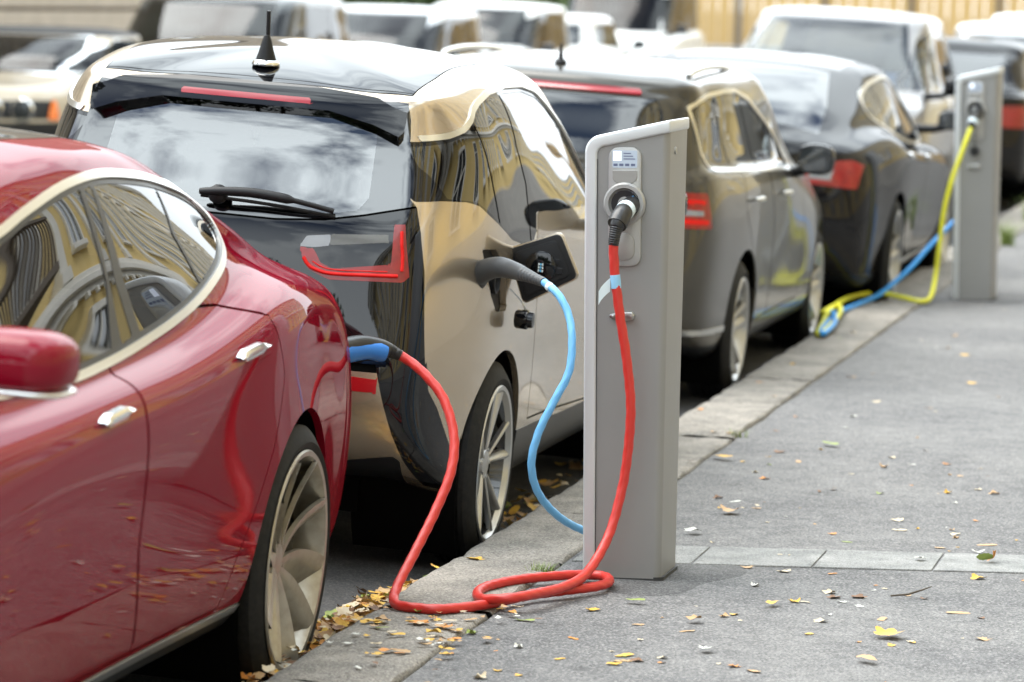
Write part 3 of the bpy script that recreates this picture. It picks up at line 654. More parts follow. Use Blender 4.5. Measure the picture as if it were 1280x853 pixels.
for y in np.arange(-11, 12, 1.1): mb.tube([(0, y, 0), (.05, y+.1, 1.2), (0, y, 1.9)], [.04, .03, .01], 6)
mb.build('stems', 'bark', hd)
# ---------------------------------------------------------------- cars
def blob(c, r, e=2.6, n=16, m=28):
    """rounded block"""
    mb = MB(); G = []
    sg = lambda t, p: math.copysign(abs(t)**p, t)
    for i in range(n+1):
        a = -math.pi/2+math.pi*i/n; row = []
        for j in range(m+1):
            b = 2*math.pi*j/m
            row.append((c[0]+r[0]*sg(math.cos(a), 2/e)*sg(math.cos(b), 2/e), c[1]+r[1]*sg(math.cos(a), 2/e)*sg(math.sin(b), 2/e), c[2]+r[2]*sg(math.sin(a), 2/e)))
        G.append(row)
    mb.grid(G); return mb
def make_wheel(R, rim, w, style, parent):
    h = w/2
    mb = MB(); mb.lathe([(-.02, .02), (-.02, rim*.78), (.0, rim*.78), (.0, .03)], 40); mb.lathe([(-.05, .001), (-.05, .075), (h-.055, .07), (h-.05, .001)], 24)
    hub = mb.build('wheel', 'brake_steel', parent, smooth=35)
    # tyre
    t = MB(); pr = [(-h+.02, rim-.008), (-h, rim+.02), (-h, rim+.3*(R-rim)), (-h+.004, R-.035), (-h+.022, R-.008)]
    g = [-.62, -.22, .22, .62]; x = -h+.028; pr.append((x, R-.002))
    for q in g:
        c = q*(h-.03); pr += [(c-.0055, R), (c-.0045, R-.008), (c+.0045, R-.008), (c+.0055, R)]
    pr += [(h-.028, R-.002), (h-.022, R-.008), (h-.004, R-.035), (h, rim+.3*(R-rim)), (h+.002, rim+.025), (h-.004, rim+.012), (h-.018, rim-.006)]
    t.lathe(pr, 72); t.build('tyre', 'rubber', hub, smooth=28)
    r = MB()
    r.lathe([(h-.016, rim-.004), (h-.004, rim+.006), (h+.001, rim+.002), (h-.001, rim-.010), (h-.018, rim-.020)]+([] if style == 'thin' else [(h-.07, rim-.032), (-h+.03, rim-.035), (-h+.01, rim-.01)]), 64)
    def blade(a0, r0, r1, wf, sweep, xf, tilt, n=9, th=.014, k=7):
        top_, bot = [], []
        for i in range(n):
            q = i/(n-1); rr = r0+(r1-r0)*q; row, rb = [], []
            for j in range(k):
                s = (j/(k-1)-.5); wd_ = wf(q); off = s*wd_+sweep(q)
                a = a0+math.asin(max(-.99, min(.99, off/rr))); x = xf(q)+tilt(q)*s-(.010*(2*s)**2 if style != 'turbine' else .030*abs(s-.12)*q)
                row.append((x, rr*math.cos(a), rr*math.sin(a))); rb.append((x-th, rr*math.cos(a), rr*math.sin(a)))
            top_.append(row+rb[::-1]+[row[0]])
        r.grid(top_)
    mats = 'silver_alloy'
    if style == 'turbine':
        for i in range(10):
            blade(2*math.pi*i/10+.12, .035, rim-.014, lambda q: .022+.078*q**.85-.010*q*q, lambda q: .022*math.sin(math.pi*q*.9)+.012*q, lambda q: h-.050+.036*q**1.3, lambda q: .062*q)
        mats = 'turbine_alloy'
    elif style == 'twin':
        for i in range(5):
            for s in (-1, 1):
                blade(2*math.pi*i/5+.3+s*.15*(1), .05, rim-.014, lambda q: .034+.012*q, lambda q: s*.012*(1-q), lambda q: h-.045+.036*q, lambda q: s*.012)
    elif style == 'thin':
        for i in range(5):
            for s in (-1, 1):
                blade(2*math.pi*i/5+.25+s*.13, .05, rim-.012, lambda q: .018+.012*q, lambda q: s*.020*q, lambda q: h-.030+.024*q, lambda q: s*.014)
    else:
        r.lathe([(h-.03, .05), (h-.012, rim*.55), (h-.03, rim*.9), (h-.02, rim-.015)], 40)
    hb = h-.030 if style == 'turbine' else h-.008
    r.lathe([(hb-.035, .052), (hb-.022, .047), (hb-.019, .030), (hb-.018, .001)], 28)
    for i in range(5):
        a = 2*math.pi*i/5; r.lathe([(hb-.03, .006), (hb-.0185, .006), (hb-.0185, .001)], 8, 0, (0, .045*math.cos(a), .045*math.sin(a)))
    rim_o = r.build('rim', mats, hub, smooth=22)
    if style != 'disc':
        d_ = MB(); d_.lathe([(h-.018, rim-.0205), (h-.06, rim-.03)] if style == 'thin' else [(h-.09, rim-.034), (h-.085, rim-.035)], 48); d_.lathe([(-h+.02, rim-.034), (h-.080, rim-.036), (h-.076, rim*.80), (h-.078, rim*.55), (h-.082, .06)], 48); d_.build('spoke_gap_shade', 'spoke_gap_black', hub, smooth=40)  # black backing added behind the spokes, painting in the shade of the gaps
    return hub
class Car:
    def __init__(s, name, rings, loc, rz, roll, label, group=None, nr=110, ns=190):
        s.root = empty(name, loc, (0, R_(roll), R_(rz)), label, 'car', group)
        # rotation order: spin first, then lean
        s.root.rotation_euler = (Matrix.Rotation(R_(roll), 3, 'Y') @ Matrix.Rotation(R_(rz), 3, 'Z')).to_euler()
        s.sh = make_shell(rings, nr, ns)
    def part(s, name, labels, m, off=0, skirt=.012):
        return shell_part(name, s.sh, [(labels if isinstance(labels, (list, tuple)) else [labels], m, off, skirt)], s.root, True)
    def body(s, m, skirt=.02):
        return shell_part('body', s.sh, [(['body'], m, 0, skirt), (['seam'], 'gap_black', -.008, 0)], s.root)
    def parts(s, prefix, m, off=0, skirt=.006):
        r = []
        for lb in sorted(set(s.sh.lab.tolist())):
            if lb.split('#')[0] == prefix: r.append(s.part(prefix, lb, m, off, skirt))
        return r
    def wheels(s, l0, l1, vout, z, R, rim, w, style):
        a = make_wheel(R, rim, w, style, s.root); k = 0
        for l in (l0, l1):
            for sd in (1, -1):
                h = a if k == 0 else copy_tree(a, s.root); k += 1
                h.location = (sd*(vout-w/2), l, z); h.rotation_euler = (0 if sd > 0 else 0, 0, 0 if sd > 0 else math.pi)
                if k > 1: h.rotation_euler = (R_(23*k), 0, 0 if sd > 0 else math.pi)
    def liners(s, ls, z, r, vo, depth=.34):
        for l in ls:
            for sd in (1, -1):
                mb = MB(); mb.lathe([(sd*(vo-.012), r+.006), (sd*(vo-depth), r+.006), (sd*(vo-depth), .001)], 24, 0, (0, l, z), R_(-40), R_(220))
                mb.build('wheel_arch', 'gap_black', s.root, smooth=40, fix=False)
    def floor(s, L, w, z0=.17, z1=.40, l0=.35, cuts=()):
        mb = MB(); mb.box(-w, w, l0, L-l0, z0, z1); mb.build('underbody', 'gap_black', s.root)
    def seats(s, rows, z=.42, m='seat_cloth', h=.62, v=.36):
        """rows: (l of the seat back, facing)"""
        proto = None
        for l in rows:
            for sd in (1, -1):
                if proto is None:
                    mb = MB(); pr = [(0, 0), (.50, .02), (.52, .12), (.46, .16), (.12, .13), (.07, .2), (-.06, h-.02), (-.12, h), (-.16, h-.03), (-.09, .1)]
                    mb.prism(pr, 0, -.24, .24)
                    pr = [(-.10, h+.03), (-.07, h+.04), (-.09, h+.20), (-.14, h+.22), (-.18, h+.19), (-.16, h+.05)]
                    mb.prism(pr, 0, -.13, .13); mb.prism([(-.13, h-.02), (-.12, h-.02), (-.12, h+.05), (-.13, h+.05)], 0, -.06, .06)
                    proto = o = mb.build('seat', m, s.root, smooth=50, bevel=.03, seg=3)
                else:
                    o = proto.copy(); COL.objects.link(o)
                o.location = (sd*v, l, z)
    def wheel_helm(s, l, z, v):
        mb = MB(); n = 40; mb.tube([(v+.18*math.cos(2*math.pi*i/n), l-.05*math.sin(2*math.pi*i/n), z+.17*math.sin(2*math.pi*i/n)) for i in range(n+1)], .014, 8)
        mb.box(v-.16, v+.16, l-.01, l+.02, z-.03, z+.03); mb.build('steering_wheel', 'black_plastic', s.root, smooth=40)
    def dash(s, l0, l1, z, w):
        mb = MB(); mb.prism([(l0, z-.25), (l1, z-.25), (l1, z-.02), ((l0+l1)/2, z), (l0, z-.06)], 0, -w, w); mb.build('dashboard', 'interior', s.root, smooth=40, bevel=.03)
    def mirror(s, v, l, z, r, m='gloss_black', foot=None, glass_dir=-1, chrome=False):
        for sd in (1, -1):
            mb = blob((sd*v, l, z), r, 3.0)
            if glass_dir: mb.v = [(x, y if (y-l)*glass_dir < r[1]*.55 else l+glass_dir*r[1]*.55, q) for x, y, q in mb.v]
            o = mb.build('mirror', m, s.root, smooth=60)
            f = MB(); f.tube([(sd*(v-r[0]*.5), l, z-r[2]*.6), (sd*(v-r[0]-.02), l+.01, z-r[2]*1.0), (sd*(v-r[0]-.14), l+.03, z-r[2]*1.15)], [.028, .026, .03], 8)
            f.build('mirror_foot', 'black_plastic', o, smooth=50)
            if chrome:
                c = blob((sd*v, l, z-r[2]*.86), (r[0]*.97, r[1]*.93, r[2]*.17), 3.2); c.build('mirror_trim', 'satin_chrome', o, smooth=60)
            if glass_dir:
                g = MB(); yy = l+glass_dir*(r[1]*.55+.003); g.prism(rrect(sd*v-r[0]*.84, sd*v+r[0]*.84, z-r[2]*.8, z+r[2]*.8, r[2]*.4), 1, yy-.001, yy+.001)
                g.build('mirror_glass', 'pane_glass', o)
    def handle(s, l0, l1, z0, z1, v, m, t=.018):
        for sd in (1, -1):
            mb = MB(); n = 9; P = []
            for i in range(n):
                q = i/(n-1); P.append((sd*(v(q)+t*math.sin(math.pi*min(1, max(0, q)))**.5), l0+(l1-l0)*q, z0+(z1-z0)*q))
            mb.tube(P, [.006+.006*math.sin(math.pi*i/(n-1))**.4 for i in range(n)], 10)
            mb.build('door_handle', m, s.root, smooth=60)

def zline(pts): return np.array(pts, float)
def strip(p, q, w, zmax=9):
    """polygon of a straight strip of width w from p to q in the side view"""
    p, q = np.array(p, float), np.array(q, float); d = (q-p)/np.linalg.norm(q-p); n = np.array([-d[1], d[0]])*w/2
    return [tuple(p+n), tuple(q+n), tuple(q-n), tuple(p-n)]
def isect(f, g): return lambda P: np.maximum(f(P), g(P))

# ---- electric fastback saloon (the red one and the black one share this body)
FB_WIN = [(1.164,1.148),(1.283,1.108),(1.452,1.076),(1.661,1.041),(1.858,1.015),(2.037,.996),(2.381,.967),(2.75,.950),(3.15,.958),(3.42,.985),(3.30,1.06),(3.10,1.15),(2.90,1.215),(2.73,1.25),(2.566,1.285),(2.316,1.325),(2.081,1.339),(1.836,1.330),(1.548,1.304),(1.285,1.259),(1.165,1.205)]
def fastback(name, loc, rz, roll, label, paint_m, wheel_style, group=None, seat='seat_cloth', trim='satin_chrome', nr=120, ns=220, glass_m='dark_glass'):
    c = Car(name, fastback_rings(), loc, rz, roll, label, group, nr, ns); sh = c.sh; B = ['body']
    for l in (1.06, 4.02): sh.region(arch(l, .325, .405, .6), 'hole', B)
    # lower dark sill and bright strip
    sh.region(lambda P: np.maximum(np.maximum(P[:, 2]-.265, 1.45-P[:, 1]), P[:, 1]-3.62), 'sill', B)
    sh.region(lambda P: np.maximum(np.maximum(P[:, 2]-.285, 1.47-P[:, 1]), P[:, 1]-3.60), 'sill_trim', B)
    sh.region(lambda P: P[:, 2]-.29, 'lower_bumper', B)
    # glass
    wn = catmull(FB_WIN, 6)
    for sd in (1, -1):
        nm = '#%d' % (sd+2)
        sh.region(side(wn, .35, sgn=sd, grow=.014, smooth=0), 'window_trim'+nm, B)
        sh.region(side(wn, .35, sgn=sd, grow=-.004, smooth=0), 'window_seal'+nm, ['window_trim'+nm])
        for k, (pl) in enumerate(([(1.0,1.0),(1.55,1.0),(1.55,1.07),(1.62,1.19),(1.56,1.30),(1.5,1.4),(1.0,1.4)], [(1.57,.9),(2.13,.9),(2.15,1.12),(2.10,1.4),(1.52,1.4),(1.56,1.31),(1.64,1.19),(1.57,1.07)], [(2.42,.9),(3.6,.9),(3.6,1.4),(2.205,1.4),(2.225,1.32),(2.27,1.12)])):
            g = side(wn, .35, sgn=sd, grow=-.016, smooth=0); h = side(pl, .35, sgn=sd, smooth=0)
            sh.region(isect(g, h), 'window#%d%d' % (sd+2, k), ['window_seal'+nm])
        sh.region(isect(side([(2.30,.95),(2.20,.95),(2.21,1.12),(2.13,1.33),(2.19,1.33),(2.25,1.12)], .35, sgn=sd, smooth=0), side(wn, .35, sgn=sd, grow=-.016, smooth=0)), 'pillar'+nm, ['window_seal'+nm])
    sh.region(top([(-.54,.36),(.54,.36),(.52,.8),(.44,1.42),(-.44,1.42),(-.52,.8)], 1.0, False), 'rear_window', B)
    sh.region(top([(-.49,1.50),(.49,1.50),(.50,2.2),(.46,2.62),(-.46,2.62),(-.50,2.2)], 1.3, False), 'roof_panel', B)
    sh.region(face([(-.60,1.01),(.60,1.01),(.49,1.345),(-.49,1.345)], 2.6), 'windscreen', B)
    # doors
    dr = [(1.54,1.02),(1.36,.99),(1.315,.84),(1.39,.67),(1.50,.53),(1.60,.42),(1.66,.30),(2.30,.30),(2.40,.55),(2.435,.85),(2.42,.975),(2.1,1.0),(1.8,1.03)]
    df = [(2.43,.96),(2.445,.85),(2.41,.55),(2.31,.30),(3.45,.30),(3.52,.5),(3.55,.85),(3.5,.97),(3.0,.965)]
    for sd in (1, -1):
        sh.seam(side(dr, .5, sgn=sd, smooth=0, grow=0), .0035, 'door#%da' % (sd+2), B, 'seam')
        sh.seam(side(df, .5, sgn=sd, smooth=0, grow=0), .0035, 'door#%db' % (sd+2), B, 'seam')
    # boot seam, lamps
    tl = [(.47,.79),(.80,.77),(.82,.90),(.76,.925),(.55,.90)]
    for sd in (1, -1):
        g = lambda P, sd=sd: np.maximum(face(tl, lmax=.42)(P), -sd*P[:, 0])
        sh.region(g, 'taillight#%d' % (sd+2), B)
        g2 = lambda P, sd=sd: np.maximum(face([(.53,.815),(.66,.81),(.67,.865),(.57,.87)], lmax=.42)(P), -sd*P[:, 0])
        sh.region(g2, 'lens#%d' % (sd+2), ['taillight#%d' % (sd+2)])
        hl = lambda P, sd=sd: np.maximum(np.maximum(np.maximum(np.abs(P[:, 2]-.66)-.06, 4.45-P[:, 1]), .42-np.abs(P[:, 0])), -sd*P[:, 0])
        sh.region(hl, 'headlight#%d' % (sd+2), B)
    sh.region(face([(-.46,.845),(.46,.845),(.46,.87),(-.46,.87)], lmax=.4), 'boot_trim', B)
    sh.seam(face([(-.80,.60),(.80,.60),(.70,.93),(.62,.995),(-.62,.995),(-.70,.93)], lmax=.55), .003, None, B, 'seam')
    c.body(paint_m); c.parts('door', paint_m, 0, .015)
   
    c.part('sill', ['sill'], 'dark_trim'); c.part('sill_trim', 'sill_trim', 'satin_chrome', .004, .008); c.part('lower_bumper', 'lower_bumper', 'dark_trim')
    c.parts('window_trim', trim, .004, .010); c.parts('window_seal', 'dark_trim', -.002, .006); c.parts('window', glass_m, -.004, .0); c.parts('pillar', 'gloss_black', -.003, .004)
    c.part('rear_window', 'rear_window', 'dark_glass', -.002, .004); c.part('roof_panel', 'roof_panel', 'gloss_black', .001, .004); c.part('windscreen', 'windscreen', 'tinted_glass', -.002, .004)
    c.parts('taillight', 'bright_red_lens', .002); c.parts('lens', 'clear_lens', .002); c.parts('headlight', 'clear_lens', .001); c.part('boot_trim', 'boot_trim', 'chrome', .004)
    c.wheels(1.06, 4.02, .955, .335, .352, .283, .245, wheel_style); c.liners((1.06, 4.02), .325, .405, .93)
    c.floor(4.97, .60); c.seats((2.15, 3.05) if rz == 0 else (1.85, 2.85), .40, seat, .60); c.dash(3.35, 3.75, .93, .62); c.wheel_helm(3.2, .86, -.36)
    c.mirror(1.005, 3.50, 1.075, (.112, .10, .062), paint_m if paint_m == 'red_paint' else 'gloss_black', chrome=paint_m == 'red_paint')
    for (l0, l1, z0, z1) in ((1.475, 1.725, .928, .916), (2.545, 2.745, .878, .866)):
        for sd in (1, -1):
            # flush bright handle lying in the side of the door
            mb = MB(); vv = .944 if l0 < 2 else .940
            n = 10; G = []
            for i in range(n):
                q = i/(n-1); l = l0+(l1-l0)*q; z = z0+(z1-z0)*q; hh = .0145*min(1, 4*min(q+.06, 1.06-q))
                G.append([(sd*(vv-.01), l, z-hh), (sd*(vv+.008), l, z-hh*.9), (sd*(vv+.013), l, z), (sd*(vv+.006), l, z+hh*.9), (sd*(vv-.01), l, z+hh)])
            mb.grid(G); mb.build('door_handle', 'chrome', c.root, smooth=50)
    return c
RED = fastback('red_saloon', RED_LOC, 180, 3.0, 'shiny red electric saloon in the foreground with bladed alloy wheels, charging from the red cable', 'red_paint', 'turbine', 'electric cars parked along the kerb')

# ---- gold city hatchback
c = Car('city_hatchback', city_rings(), I3_LOC, 0, 3.2, 'champagne gold electric hatchback with glossy black tailgate and open charging flap', 'electric cars parked along the kerb', 140, 240)
GOLD = c; sh = c.sh; B = ['body']
for l in (.73, 3.29): sh.region(arch(l, .30, .375, .5), 'hole', B)
HE = [(.652,.56),(.640,.709),(.615,.947),(.591,1.064),(.568,1.135),(.545,1.155),(.511,1.323),(.502,1.39),(.487,1.437)]
hat = [(0,.64),(.647,.64)]+HE[1:]+[(.30,1.452),(0,1.455)]
sh.region(face([(.511,.672),(.525,.62),(.534,.585),(.572,.453),(.60,.37),(.64,.285),(.70,.27),(.712,.33),(.706,.41),(.675,.536),(.655,.59),(.648,.672)], lmax=.6), 'bumper_corner', B)
sh.region(face([(0,.10),(.57,.10),(.59,.37),(.57,.385),(.43,.36),(0,.35)], lmax=.7), 'lower_bumper', B)
sh.region(face(hat, lmax=.5), 'tailgate', B)
sh.region(face([(0,.64),(.52,.64),(.545,.60),(.56,.665),(0,.665)], lmax=.5), 'seam', ['tailgate'])
sh.region(face([(.43,.582),(.52,.580),(.523,.62),(.43,.625)], lmax=.5), 'reflector', B)
sh.region(face([(0,1.384),(.26,1.386),(.40,1.352),(.475,1.322),(.487,1.335),(.489,1.40),(.40,1.425),(.20,1.437),(0,1.44)], lmax=.5), 'spoiler', ['tailgate'])
sh.region(face([(-.205,1.401),(.205,1.401),(.200,1.415),(-.200,1.415)], lmax=.5, mirror=False), 'brake_light', ['spoiler'])
sh.seam(face([(0,1.070),(.16,1.066),(.31,1.078),(.42,1.099),(.575,1.137),(.57,1.6),(0,1.6)], lmax=.5), .003, 'rear_glass', ['tailgate'], 'seam')
sh.region(face([(0,1.085),(.16,1.082),(.30,1.092),(.40,1.112),(.425,1.15),(.415,1.27),(.40,1.5),(0,1.5)], lmax=.5), 'rear_window', ['rear_glass'])
LU = [(.245,.990),(.262,.955),(.280,.928),(.345,.903),(.563,.912),(.578,.93),(.563,1.0),(.546,1.082),(.515,1.080),(.520,1.01),(.522,.962),(.352,.936),(.315,.950),(.290,.990)]
for sd in (1, -1):
    k = '#%d' % (sd+2)
    sg = lambda f, sd=sd: (lambda P: np.maximum(f(P), -sd*P[:, 0]))
    sh.region(sg(face(LU, lmax=.5)), 'taillight'+k, ['tailgate'])
    sh.region(sg(face([(.246,.994),(.29,.994),(.335,1.003),(.335,1.036),(.262,1.026)], lmax=.5)), 'reversing_light'+k, ['tailgate'])
    sh.region(sg(face([(.335,1.004),(.505,1.026),(.503,1.049),(.335,1.037)], lmax=.5)), 'lens'+k, ['tailgate'])
# roof
sh.region(top([(0,.30),(.487,.36),(.50,.6),(.50,1.1),(.47,1.7),(.43,2.2),(0,2.35)], 1.42), 'roof', B)
sh.seam(top([(-.6,.372),(0,.362),(.6,.372),(.6,.1),(-.6,.1)], 1.42, False), .0025, None, ['roof'], 'seam')
sh.seam(top([(0,.30),(.487,.36),(.50,.6),(.50,1.1),(.47,1.7),(.43,2.2),(0,2.35)], 1.40), .004, None, B, 'seam')
CW = [(.27,1.322),(.382,1.338),(.464,1.358),(.530,1.386),(.585,1.415),(.66,1.435),(.836,1.463),(1.137,1.478),(1.465,1.474),(1.70,1.452),(1.95,1.40),(2.2,1.325),(2.5,1.20),(2.7,1.08),(2.6,1.045),(2.2,1.055),(1.60,1.068),(1.32,1.085),(1.262,1.08),(1.235,1.02),(1.17,.985),(1.0,.990),(.811,1.018),(.683,1.06),(.55,1.105),(.47,1.138),(.39,1.151),(.27,1.155),(.20,1.15),(.2,1.32)]
wn = np.array(CW)
for sd in (1, -1):
    k = '#%d' % (sd+2)
    sh.region(isect(side(wn, .35, sgn=sd, grow=.017, smooth=0), lambda P: np.maximum(.30-P[:, 1], np.interp(P[:, 1], [.2, .4, .55, .8, 1.2, 3], [1.22, 1.22, 1.22, 1.2, 1.2, 1.1])-P[:, 2])), 'window_trim'+k, B)
    sh.region(side(wn, .35, sgn=sd, smooth=0), 'window_seal'+k, ['body', 'window_trim'+k])
    pn = [[(.262,1.25),(.30,1.162),(.46,1.15),(.56,1.115),(.672,1.072),(.545,1.382),(.46,1.348),(.38,1.328),(.275,1.312)],
          [(.684,1.07),(.82,1.028),(1.0,1.0),(1.135,.995),(1.13,1.18),(1.03,1.30),(1.005,1.462),(.84,1.452),(.66,1.424),(.559,1.385)],
          [(1.30,1.095),(1.6,1.08),(2.2,1.066),(2.6,1.055),(2.66,1.08),(2.46,1.19),(2.2,1.308),(1.95,1.385),(1.70,1.437),(1.46,1.462),(1.06,1.465),(1.09,1.30),(1.20,1.16)]]
    for j, p in enumerate(pn): sh.region(side(p, .35, sgn=sd, smooth=0), 'window#%d%d' % (sd+2, j), ['window_seal'+k])
    sh.region(side([(1.235,.30),(2.95,.30),(2.95,.345),(2.3,.350),(1.86,.350),(1.06,.372),(1.03,.30)], .4, sgn=sd, smooth=0, grow=.01), 'sill'+k, B)
    sh.seam(side([(1.28,1.085),(1.22,.98),(1.25,.6),(1.28,.40),(2.60,.36),(2.72,.7),(2.68,1.05),(2.2,1.06)], .4, sgn=sd, smooth=0), .0035, 'door#%db' % (sd+2), B, 'seam')
sh.region(face([(-.50,1.02),(.50,1.02),(.40,1.40),(-.40,1.40)], 2.2), 'windscreen', B)
sh.region(side([(.470,1.005),(.600,1.0),(.700,.93),(.735,.80),(.60,.805),(.545,.86)], .4, sgn=1, smooth=0), 'charge_port', B)
sh.region(lambda P: np.maximum(np.maximum(P[:, 2]-.30, .5-P[:, 1]), P[:, 1]-3.9), 'sill#4', B)
for sd in (1, -1):
    sh.region(lambda P, sd=sd: np.maximum(np.maximum(np.maximum(np.abs(P[:, 2]-.68)-.07, 3.5-P[:, 1]), .33-np.abs(P[:, 0])), -sd*P[:, 0]), 'headlight#%d' % (sd+2), B)
c.body('gold_paint'); c.parts('door', 'gold_paint', 0, .015);
c.part('tailgate', 'tailgate', 'gloss_black', 0, .02); c.part('rear_glass', ['rear_glass'], 'frit_black', .001, .008); c.part('rear_window', 'rear_window', 'screen_glass', .001, 0)
c.part('spoiler', 'spoiler', 'gloss_black', .040, .055); c.part('brake_light', 'brake_light', 'red_lens', .041, .01)
c.part('bumper_corner', 'bumper_corner', 'gloss_black', 0, .015); c.part('lower_bumper', 'lower_bumper', 'dark_trim', -.004, .02); c.part('reflector', 'reflector', 'red_lens', .002)
TL_ = c.parts('taillight', 'bright_red_lens', .002)
def on_rear(v, z, off=.003):
    k = np.argmin(np.hypot(sh.P[:, 0]-v, sh.P[:, 2]-z)+10*(sh.P[:, 1] > .5)); return tuple(np.array([v, sh.P[k, 1], z])+sh.N[k]*off)
for o in TL_:
    sd = 1 if sum(v.co.x for v in o.data.vertices) > 0 else -1
    for pts, r in (([(.262,.962),(.283,.938),(.318,.925),(.36,.921),(.46,.925),(.545,.929)], .0060), ([(.290,.952),(.34,.934),(.44,.936),(.515,.940)], .0022), ([(.556,.945),(.552,.985),(.546,1.02),(.540,1.06)], .0055)):
        mb = MB(); mb.tube([on_rear(sd*v, z) for v, z in catmull(pts, 5, False)], r, 8); mb.build('light_guide', 'light_guide', o, smooth=60)
c.parts('lens', 'pale_lens', .001); c.parts('reversing_light', 'clear_lens', .001); c.parts('headlight', 'clear_lens', .001)
c.part('roof', 'roof', 'gloss_black', .001, .012); c.parts('window_trim', 'satin_chrome', .005, .012); c.parts('window_seal', 'gloss_black', -.002, .006); c.parts('window', 'dark_glass', -.004, 0)
c.parts('sill', 'dark_trim', .002, .012); c.part('windscreen', 'windscreen', 'tinted_glass', -.001, .004); c.part('charge_port', 'charge_port', 'black_plastic', -.022, 0)
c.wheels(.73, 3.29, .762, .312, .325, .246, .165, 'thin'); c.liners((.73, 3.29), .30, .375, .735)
c.floor(4.0, .42, .17, .40); c.seats((1.25, 2.1), .42, 'seat_cloth', .58, .30); c.dash(2.45, 3.0, 1.06, .56); c.wheel_helm(2.6, .92, -.30)
c.mirror(.90, 2.62, 1.06, (.10, .09, .065), 'gloss_black')
# roof aerial
mb = MB(); mb.lathe([(0, .042), (.004, .044), (.013, .041), (.018, .033)], 28, 2); o = mb.build('aerial', 'chrome', c.root, smooth=50, loc=(-.01, .47, 1.507))
mb = MB(); mb.lathe([(.012, .034), (.05, .022), (.078, .015), (.094, .009), (.096, .001)], 24, 2); mb.xform(Matrix.Shear('XY', 4, (0, -.1))); mb.build('fin', 'black_plastic', o, smooth=50)
mb = MB(); mb.tube([(0, 0, .09), (0, -.012, .17)], .0065, 10); mb.build('rod', 'black_plastic', o, smooth=40)
# rear wiper
mb = MB(); mb.lathe([(0, .03), (.02, .028), (.03, .02), (.032, .001)], 16, 1); mb.xform(Matrix.Rotation(math.pi, 4, 'Z'))
mb.xform(Matrix.Translation((-.02, .085, 1.125)))
P_ = catmull([(-.07,.058,1.130),(.0,.05,1.137),(.10,.055,1.140),(.22,.07,1.128),(.335,.105,1.105)], 6, False)
mb.tube(P_, [.010+.005*math.sin(3*i/len(P_)) if i < len(P_)*.7 else .008 for i in range(len(P_))], 8)
o = mb.build('rear_wiper', 'black_plastic', c.root, smooth=50)
mb = MB(); P_ = catmull([(-.07,.070,1.118),(.10,.072,1.112),(.22,.082,1.103),(.338,.112,1.088)], 6, False); mb.tube(P_, .006, 6); mb.build('blade', 'rubber', o)

